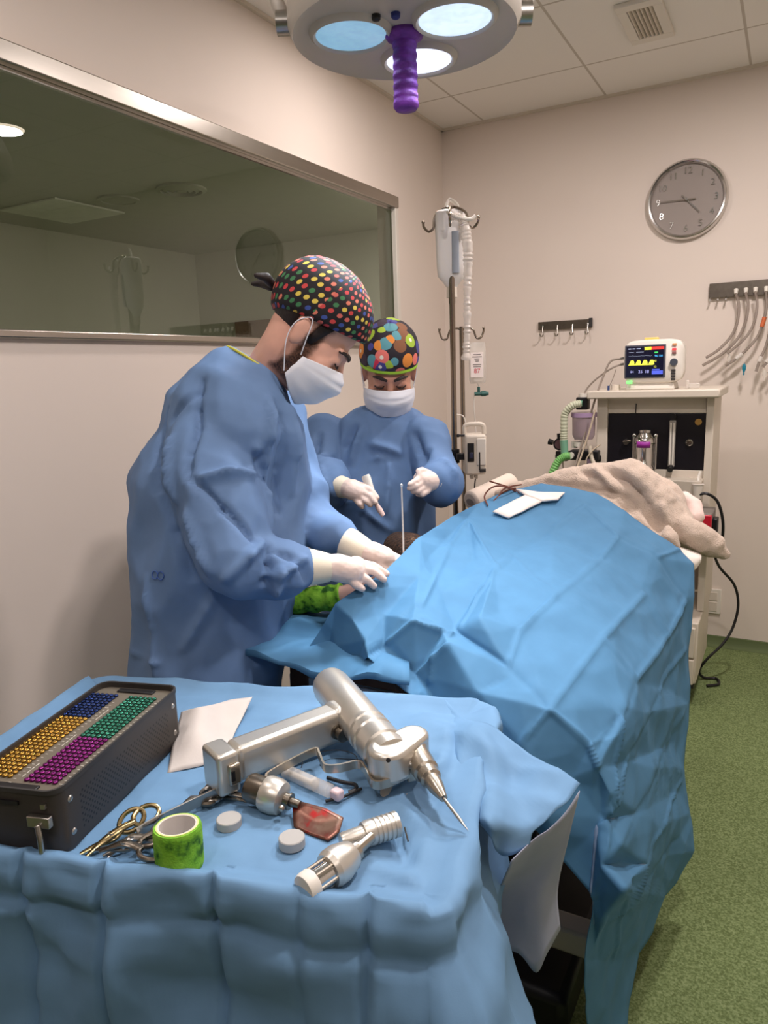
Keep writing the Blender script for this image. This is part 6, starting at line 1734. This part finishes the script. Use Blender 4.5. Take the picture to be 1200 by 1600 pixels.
def hand_mesh(palm, fingers, voxel=0.0028):
    """palm: [(p, r)...]; fingers: lists of joints"""
    mb = MB()
    mb.capsules([p for p, r in palm], [r for p, r in palm], 16)
    for pts, rads in fingers:
        mb.capsules(pts, rads, 12)
    return remesh(mb, voxel, 3)

def snap_creases(bvh, lst):
    out = []
    for a, c, w, h in lst:
        a, c = V(a), V(c)
        pa = bvh.find_nearest(a)[0]
        pm = bvh.find_nearest((a + c) / 2)[0]
        pc = bvh.find_nearest(c)[0]
        out += [(pa, pm, w, h), (pm, pc, w, h)]
    return out

def gown_part(rings, sleeves, creases, m, parent, seed, voxel=0.008):
    mb = MB()
    mb.loft(rings, 36)
    for pts, rads in sleeves:
        mb.capsules(pts, rads, 18)
    me = remesh(mb, voxel, 4)
    bvh = BVHTree.FromPolygons([v.co.copy() for v in me.vertices], [list(p.vertices) for p in me.polygons])
    cf_ = crease_fn(snap_creases(bvh, creases))
    def fn(p, n):
        d = 1.5 * cf_(p)
        d += 0.007 * noise.noise(p * 5 + V((seed, 0, 0))) + 0.0045 * noise.noise(V((p.x * 16, p.y * 16, p.z * 7 + seed)))
        for sc_, am in ((4.2, 0.046), (9.5, 0.022)):
            q = V((p.x, p.y, p.z * 0.62)) * sc_ + V((seed, 0, seed)) + V((noise.noise(p * 6), noise.noise(p * 6 + V((5, 0, 0))), noise.noise(p * 6 + V((0, 5, 0))))) * 0.35
            dd = noise.voronoi(q)[0]
            d += am * (dd[0] - 0.45)
        return d
    displace(me, fn)
    bvh = BVHTree.FromPolygons([v.co.copy() for v in me.vertices], [list(p.vertices) for p in me.polygons])
    o = link(me, 'surgical_gown', m, parent, angle=180)
    return o, bvh

def build_person(loc, label, F, neck, rings, armR, armL, hip, feet, gm, skin, creases, seed, sleeve_r):
    hipc, fw, rt_ = hip
    mb = MB()
    head_shapes(mb, F, neck)
    # trunk and limbs inside the clothing
    mb.loft([(c - V((0, 0, 0.012)), x, y, a * 0.80, bb * 0.76) for c, x, y, a, bb in rings[2:6]], 24)
    for arm in (armR, armL):
        mb.capsules(arm, [0.036, 0.034, 0.030, 0.027, 0.024], 14)
    top = rings[5][0]
    for k in (-1, 1):
        hp = hipc + rt_ * 0.09 * k
        ft = feet + rt_ * 0.11 * k
        kn = hp.lerp(V((ft.x, ft.y, 0.1)), 0.48) + fw * 0.02
        mb.capsules([top.lerp(hp, 0.6), hp, kn, V((ft.x, ft.y, 0.1)), V((ft.x, ft.y, 0.04)) + fw * 0.12], [0.1, 0.085, 0.056, 0.04, 0.034], 14)
    me = remesh(mb, 0.0055, 4)
    t_ = link(me, 'person', [skin, M_trouser], origin=loc, angle=180)
    tag(t_, label, 'person')
    for p in me.polygons:
        c = p.center + V(loc)
        if c.z < hipc.z + 0.1: p.material_index = 1
    for k in (-1, 1):
        ft = feet + rt_ * 0.11 * k
        b = MB(); b.capsules([V((ft.x, ft.y, 0.045)) - fw * 0.06, V((ft.x, ft.y, 0.045)) + fw * 0.06, V((ft.x, ft.y, 0.035)) + fw * 0.15], [0.045, 0.046, 0.036])
        mm = remesh(b, 0.007, 4)
        for v in mm.vertices: v.co.z = max(0.0, v.co.z)
        link(mm, 'clog', M_shoe, t_, angle=180)
    cut = lambda a_: a_[:-1] + [a_[-2].lerp(a_[-1], 0.42)]
    g, bvh = gown_part(rings, [(cut(armR), sleeve_r[0]), (cut(armL), sleeve_r[1])], creases, gm, t_, seed)
    return t_, g, bvh

# ---- first surgeon, side-on at the left of the table
f1 = V((0.68, 0.73, 0)).normalized(); r1 = f1.cross(V((0, 0, 1)))
F1 = Frame(V((0.813,-2.56,1.537)), (0.86, 0.51), math.radians(50), math.radians(2), 1.05)
N1 = V((0.694,-2.576,1.435))
lean = (f1 * 0.25 + V((0, 0, 1))).normalized()
ft1 = (f1 * 0.80 - V((0, 0, 0.60))).normalized(); ft2 = (f1 * 0.9 - V((0, 0, 0.42))).normalized(); ft3 = (f1 * 0.97 - V((0, 0, 0.24))).normalized()
rings1 = [(V((0.689,-2.586,1.464)), r1, ft1, 0.064, 0.076), (V((0.675,-2.591,1.444)), r1, ft1, 0.108, 0.105), (V((0.65,-2.606,1.422)), r1, ft2, 0.155, 0.132), (V((0.63,-2.611,1.385)), r1, ft3, 0.188, 0.155),
          (V((0.619,-2.61,1.337)), r1, f1, 0.21, 0.165), (V((0.6,-2.628,1.226)), r1, f1, 0.21, 0.195), (V((0.597,-2.655,1.063)), r1, f1, 0.21, 0.195),
          (V((0.588,-2.696,0.901)), r1, f1, 0.20, 0.17), (V((0.585,-2.738,0.741)), r1, f1, 0.20, 0.155), (V((0.569,-2.764,0.367)), r1, f1, 0.23, 0.17), (V((0.561,-2.792,0.065)), r1, f1, 0.24, 0.18)]
aR1 = [V((0.659,-2.737,1.313)), V((0.739,-2.796,1.188)), V((0.797,-2.828,1.085)), V((0.853,-2.783,1.06)), V((0.904,-2.715,1.053))]
aL1 = [V((0.609,-2.438,1.331)), V((0.681,-2.475,1.208)), V((0.743,-2.5,1.107)), V((0.817,-2.519,1.078)), V((0.891,-2.538,1.058))]
cre1 = [(V((0.667,-2.723,1.421)), V((0.683,-2.769,1.317)), 0.008, -0.012), (V((0.683,-2.769,1.317)), V((0.716,-2.833,1.243)), 0.008, -0.014), (V((0.73,-2.848,1.242)), V((0.834,-2.837,1.127)), 0.007, -0.014),
        (V((0.748,-2.856,1.253)), V((0.803,-2.782,1.245)), 0.009, 0.014), (V((0.805,-2.779,1.255)), V((0.749,-2.683,1.35)), 0.009, 0.012), (V((0.825,-2.905,1.07)), V((0.869,-2.805,1.14)), 0.010, 0.016),
        (V((0.869,-2.805,1.14)), V((0.883,-2.856,1.031)), 0.008, -0.014), (V((0.874,-2.841,1.058)), V((0.928,-2.764,1.087)), 0.008, 0.012), (V((0.886,-2.801,1.107)), V((0.922,-2.77,1.044)), 0.008, -0.012), (V((0.89,-2.839,0.994)), V((0.896,-2.818,1.073)), 0.01, 0.016),
        (V((0.75,-2.681,1.377)), V((0.783,-2.716,1.272)), 0.010, 0.016), (V((0.783,-2.716,1.272)), V((0.817,-2.733,1.127)), 0.010, 0.014), (V((0.769,-2.641,1.361)), V((0.812,-2.657,1.196)), 0.010, 0.014), (V((0.768,-2.668,1.349)), V((0.809,-2.692,1.16)), 0.008, -0.014),
        (V((0.537,-2.767,1.384)), V((0.601,-2.809,1.217)), 0.009, -0.018), (V((0.615,-2.823,1.22)), V((0.692,-2.853,1.048)), 0.010, -0.012), (V((0.588,-2.82,1.028)), V((0.614,-2.859,0.826)), 0.007, 0.007), (V((0.705,-2.805,0.994)), V((0.669,-2.857,0.892)), 0.010, 0.008),
        (V((0.507,-2.852,0.85)), V((0.735,-2.764,0.84)), 0.006, 0.007), (V((0.594,-2.796,1.365)), V((0.67,-2.748,1.408)), 0.008, -0.008), (V((0.648,-2.802,1.319)), V((0.693,-2.835,1.206)), 0.009, 0.012), (V((0.79,-2.891,1.082)), V((0.722,-2.867,1.187)), 0.012, 0.012)]
hip1 = V((0.574,-2.716,0.826))
feet1 = V((hip1.x - 0.02, hip1.y - 0.02, 0))
L1 = (feet1.x, feet1.y, 0)
rad1 = [0.088, 0.078, 0.074, 0.058, 0.036]
p1, g1_, bv1 = build_person(L1, 'surgeon in blue gown and black dotted cap, seen side-on bending over operating site', F1, N1, rings1,
                            aR1, aL1, (hip1, f1, r1), feet1, M_gown, M_skin, cre1, 1.0, ([0.080, 0.086, 0.084, 0.068, 0.046], [0.08, 0.07, 0.066, 0.062, 0.043]))
# beard along jaw and sideburn, as a soft-edged growth mask on the skin
at = p1.data.attributes.new('beard', 'FLOAT', 'POINT')
def sstep(a, b_, x): 
    t_ = max(0, min(1, (x - a) / (b_ - a))); return t_ * t_ * (3 - 2 * t_)
for i, v in enumerate(p1.data.vertices):
    c = v.co + V(L1) - F1.c
    x, y, z = abs(c.dot(F1.r)) / F1.s, c.dot(F1.f) / F1.s, c.dot(F1.u) / F1.s
    nz_ = 0.006 * noise.noise(v.co * 60)
    front = 0.030 if z > -0.03 else 0.030 + (-0.03 - z) * 1.6
    k = sstep(0.004, 0.014, y + nz_ + max(0, (-0.05 - z)) * 0.3) * (1 - sstep(front, front + 0.014, y + nz_)) * sstep(0.03, 0.045, x + max(0, -0.05 - z)) * sstep(-0.112, -0.095, z)
    at.data[i].value = k
nt = NT(M_skin)
an = nt.n('ShaderNodeAttribute', attribute_name='beard')
old = nt.b.inputs['Base Color'].links[0].from_socket
brd = nt.ramp(nt.noise(220, 3), [(0.35, lin((46, 30, 26))), (0.65, lin((112, 78, 62)))])
nt.l(nt.mix(an.outputs['Fac'], old, brd), nt.b.inputs['Base Color'])
cap_part(F1, M_capA, p1, front=0.070, backz=-0.026, seed=3)
for pts, r_ in (([F1.p(0.0, -0.118, 0.01), F1.p(0.02, -0.135, 0.012), F1.p(0.03, -0.15, 0.0)], [0.010, 0.011, 0.006]), ([F1.p(0.0, -0.118, 0.005), F1.p(-0.018, -0.138, -0.004), F1.p(-0.02, -0.152, -0.02)], [0.009, 0.010, 0.005])):
    b = MB(); b.capsules(pts, r_, 12); link(remesh(b, 0.003, 3), 'cap_tie', M_hair, p1, angle=180)
mask_part(F1, p1, 1)
eyes_part(F1, p1, M_hair)
def hair_patch(F, parent, a0, a1, ztop, zbot, k=1.0):
    rows = []
    for i in range(13):
        v = i / 12
        row = []
        for j in range(41):
            th = a0 + (a1 - a0) * j / 40
            z = ztop + (zbot - ztop) * v
            edge = min(1, min(j, 40 - j) / 5)
            zz = (z - 0.045) / 0.088
            cp = math.sqrt(max(0.12, 1 - zz * zz))
            kk = k + 0.015 * noise.noise(V((th * 9, v * 2, 0))) - 0.03 * v * v - (1 - edge) * 0.03
            row.append(F.p(0.081 * kk * math.cos(th) * cp, -0.012 + 0.103 * kk * math.sin(th) * cp, z))
        rows.append(row)
    b = MB(); b.quadgrid(rows); b.build('hair', M_hair, parent, solid=0.004, angle=180)
hair_patch(F1, p1, pi * 1.06, pi * 1.94, 0.02, -0.072)
for k in (-1, 1):
    b = MB()
    b.quadgrid([[F1.p((0.0752 - 0.004 * v - 0.004 * u) * k, 0.012 + 0.026 * u * (1 - 0.5 * v), 0.045 - 0.055 * v) for u in (0, 0.5, 1)] for v in (0, 0.3, 0.6, 1)])
    b.build('sideburn', M_hair, p1, solid=0.004, angle=180)
# collar binding and small printed rings
cc = rings1[0][0]
b = MB(); b.tube([cc + r1 * 0.071 * math.cos(2 * pi * k / 40) + ft1 * 0.083 * math.sin(2 * pi * k / 40) for k in range(40)], 0.0032, 8, closed=True); b.build('collar_binding', mat('yellow_green_binding', (196, 190, 70)), p1)
for x, p_ in ((0, V((0.612,-2.849,1.042))), (1, V((0.626,-2.835,1.04)))):
    q, n, _, _ = bv1.find_nearest(p_)
    Bm = basis(n)
    b = MB(); b.tube([q + n * 0.002 + Bm @ V((0.0085 * math.cos(2 * pi * k / 24), 0.0085 * math.sin(2 * pi * k / 24), 0)) for k in range(24)], 0.0011, 6, closed=True, up=n); b.build('printed_ring', mat('print_blue', (70, 104, 176)), p1)
# gloved hands
def glove(parent, palm, fingers, cuff, rad=0.0095):
    fs = []
    for f in fingers:
        n_ = len(f)
        fs.append((f, [rad * (1.12 - 0.3 * i / (n_ - 1)) for i in range(n_)]))
    me = hand_mesh(palm, fs)
    displace(me, lambda p, n: 0.0006 * noise.noise(p * 140))
    link(me, 'glove', M_glove, parent, angle=180)
    c0_, c1_, ra_, rb_ = cuff
    d_ = c1_ - c0_
    pr = [(ra_, 0), (ra_ + 0.001, d_.length * 0.05), (ra_ * 1.0, d_.length * 0.3), ((ra_ + rb_) / 2, d_.length * 0.7), (rb_, d_.length)]
    b = MB(); b.lathe(pr, c0_, d_, 28); b.build('glove_cuff', M_cuff, parent)
glove(p1, [(V((0.922,-2.704,1.052)), 0.027), (V((0.942,-2.686,1.048)), 0.030), (V((0.963,-2.669,1.039)), 0.029), (V((0.961,-2.645,1.041)), 0.024)],
      [[V((0.958,-2.639,1.048)), V((0.986,-2.613,1.038)), V((1.01,-2.6,1.019))], [V((0.968,-2.652,1.043)), V((0.995,-2.628,1.03)), V((1.013,-2.618,1.012))],
       [V((0.973,-2.665,1.032)), V((0.992,-2.652,1.018)), V((1.001,-2.641,1.002))], [V((0.967,-2.682,1.028)), V((0.98,-2.679,1.013)), V((0.988,-2.667,1.002))],
       [V((0.929,-2.65,1.05)), V((0.942,-2.598,1.033)), V((0.973,-2.574,1.015))]], (V((0.89,-2.732,1.056)), V((0.929,-2.696,1.049)), 0.038, 0.029))
glove(p1, [(V((0.914,-2.538,1.048)), 0.026), (V((0.935,-2.529,1.039)), 0.029), (V((0.959,-2.518,1.029)), 0.027)],
      [[V((0.959,-2.505,1.035)), V((0.976,-2.487,1.023)), V((0.993,-2.482,1.011))], [V((0.965,-2.52,1.03)), V((0.983,-2.507,1.02)), V((0.997,-2.498,1.007))],
       [V((0.965,-2.529,1.022)), V((0.981,-2.523,1.012)), V((0.992,-2.514,1.001))], [V((0.96,-2.539,1.017)), V((0.973,-2.535,1.006)), V((0.98,-2.528,0.998))],
       [V((0.928,-2.509,1.039)), V((0.947,-2.477,1.03)), V((0.97,-2.463,1.017))]], (V((0.87,-2.538,1.062)), V((0.924,-2.534,1.043)), 0.037, 0.028))

# ---- second surgeon, facing the camera behind the table
f2 = V((0.42, -0.91, 0)).normalized(); r2 = f2.cross(V((0, 0, 1)))
F2 = Frame(V((0.704,-1.992,1.447)), (0.50, -0.87), math.radians(29), math.radians(-2), 0.98)
N2 = V((0.68,-1.963,1.333))
rings2 = [(V((0.686,-1.97,1.352)), r2, f2, 0.062, 0.064), (V((0.679,-1.969,1.333)), r2, f2, 0.1, 0.088), (V((0.666,-1.973,1.298)), r2, f2, 0.158, 0.108),
          (V((0.656,-1.984,1.237)), r2, f2, 0.178, 0.125), (V((0.652,-2.001,1.131)), r2, f2, 0.178, 0.145), (V((0.654,-2.014,1.003)), r2, f2, 0.18, 0.15),
          (V((0.656,-2.027,0.864)), r2, f2, 0.185, 0.15), (V((0.648,-2.019,0.694)), r2, f2, 0.19, 0.15), (V((0.619,-1.981,0.252)), r2, f2, 0.2, 0.155)]
aR2 = [V((0.526,-2.061,1.262)), V((0.538,-2.134,1.193)), V((0.552,-2.193,1.141)), V((0.608,-2.217,1.138)), V((0.662,-2.241,1.142))]
aL2 = [V((0.807,-1.971,1.257)), V((0.854,-2.013,1.191)), V((0.896,-2.056,1.142)), V((0.914,-2.104,1.139)), V((0.921,-2.143,1.149))]
cre2 = [(V((0.674,-2.131,1.298)), V((0.651,-2.155,1.199)), 0.010, 0.012), (V((0.65,-2.144,1.308)), V((0.613,-2.18,1.201)), 0.010, -0.012), (V((0.715,-2.134,1.253)), V((0.788,-2.097,1.223)), 0.012, 0.012), (V((0.811,-2.079,1.285)), V((0.854,-2.09,1.197)), 0.010, -0.014),
        (V((0.553,-2.15,1.271)), V((0.582,-2.229,1.17)), 0.008, -0.012), (V((0.589,-2.193,1.217)), V((0.576,-2.257,1.173)), 0.008, 0.01), (V((0.654,-2.175,1.216)), V((0.821,-2.104,1.212)), 0.006, 0.006), (V((0.774,-2.131,1.199)), V((0.772,-2.157,1.057)), 0.006, 0.006),
        (V((0.717,-2.188,1.06)), V((0.784,-2.163,1.004)), 0.01, 0.01), (V((0.843,-2.111,1.163)), V((0.865,-2.091,1.233)), 0.010, -0.014), (V((0.92,-2.105,1.183)), V((0.954,-2.121,1.124)), 0.008, 0.01), (V((0.611,-2.244,1.182)), V((0.67,-2.277,1.118)), 0.008, 0.01)]
hip2 = V((0.65,-2.02,0.82))
feet2 = V((hip2.x, hip2.y, 0))
L2 = (feet2.x, feet2.y, 0)
p2_, g2_, bv2 = build_person(L2, 'surgeon in blue gown and colourful motley cap, facing camera beside the drip stands', F2, N2, rings2,
                             aR2, aL2, (hip2, f2, r2), feet2, M_gown2, M_skin2, cre2, 7.0, ([0.070, 0.068, 0.064, 0.058, 0.046], [0.070, 0.066, 0.060, 0.054, 0.044]))
cap_part(F2, M_capB, p2_, rx=0.09, ry=0.11, rz=0.102, front=0.047, backz=0.0, seed=11, trim=M_trimg)
mask_part(F2, p2_, 4)
eyes_part(F2, p2_, M_hair)
hair_patch(F2, p2_, pi * 0.93, pi * 2.07, 0.03, -0.05)
glove(p2_, [(V((0.685,-2.24,1.136)), 0.025), (V((0.714,-2.246,1.133)), 0.029), (V((0.739,-2.244,1.125)), 0.027)],
      [[V((0.743,-2.239,1.142)), V((0.773,-2.246,1.134)), V((0.791,-2.245,1.114))], [V((0.75,-2.249,1.13)), V((0.776,-2.256,1.12)), V((0.79,-2.254,1.103))],
       [V((0.746,-2.254,1.116)), V((0.769,-2.263,1.107)), V((0.777,-2.257,1.096))], [V((0.735,-2.256,1.107)), V((0.751,-2.266,1.098)), V((0.753,-2.261,1.09))],
       [V((0.709,-2.224,1.143)), V((0.732,-2.211,1.139)), V((0.752,-2.208,1.123))]], (V((0.622,-2.242,1.148)), V((0.696,-2.239,1.134)), 0.034, 0.028))
glove(p2_, [(V((0.918,-2.145,1.149)), 0.026), (V((0.908,-2.171,1.153)), 0.029), (V((0.899,-2.186,1.158)), 0.026)],
      [[V((0.901,-2.189,1.171)), V((0.897,-2.22,1.16)), V((0.886,-2.233,1.153))], [V((0.905,-2.194,1.156)), V((0.899,-2.224,1.147)), V((0.883,-2.231,1.142))],
       [V((0.909,-2.195,1.143)), V((0.902,-2.22,1.134)), V((0.887,-2.219,1.132))], [V((0.915,-2.188,1.131)), V((0.909,-2.208,1.124)), V((0.895,-2.206,1.123))],
       [V((0.91,-2.167,1.173)), V((0.9,-2.187,1.184)), V((0.896,-2.2,1.184)), V((0.901,-2.205,1.171))]], (V((0.928,-2.125,1.143)), V((0.918,-2.15,1.15)), 0.036, 0.029))
# instrument held by the second surgeon
h0_, h1_, h2_, h3_ = V((0.749,-2.23,1.171)), V((0.769,-2.233,1.124)), V((0.783,-2.236,1.094)), V((0.802,-2.233,1.063))
t = thing('suction_wand', tuple(h1_), 'white handled instrument held in the right hand of second surgeon', 'surgical instrument')
b = MB(); b.tube([h0_, h0_.lerp(h1_, 0.1), h1_, h2_], [0.011, 0.013, 0.010, 0.007], 16, flat=(1, 0.7)); b.build('handle', M_white, t, angle=50)
b = MB(); b.tube([h2_, h2_.lerp(h3_, 0.5), h3_], [0.006, 0.008, 0.006], 14); b.build('tip', mat('pale_pink_tip', (232, 200, 192)), t)
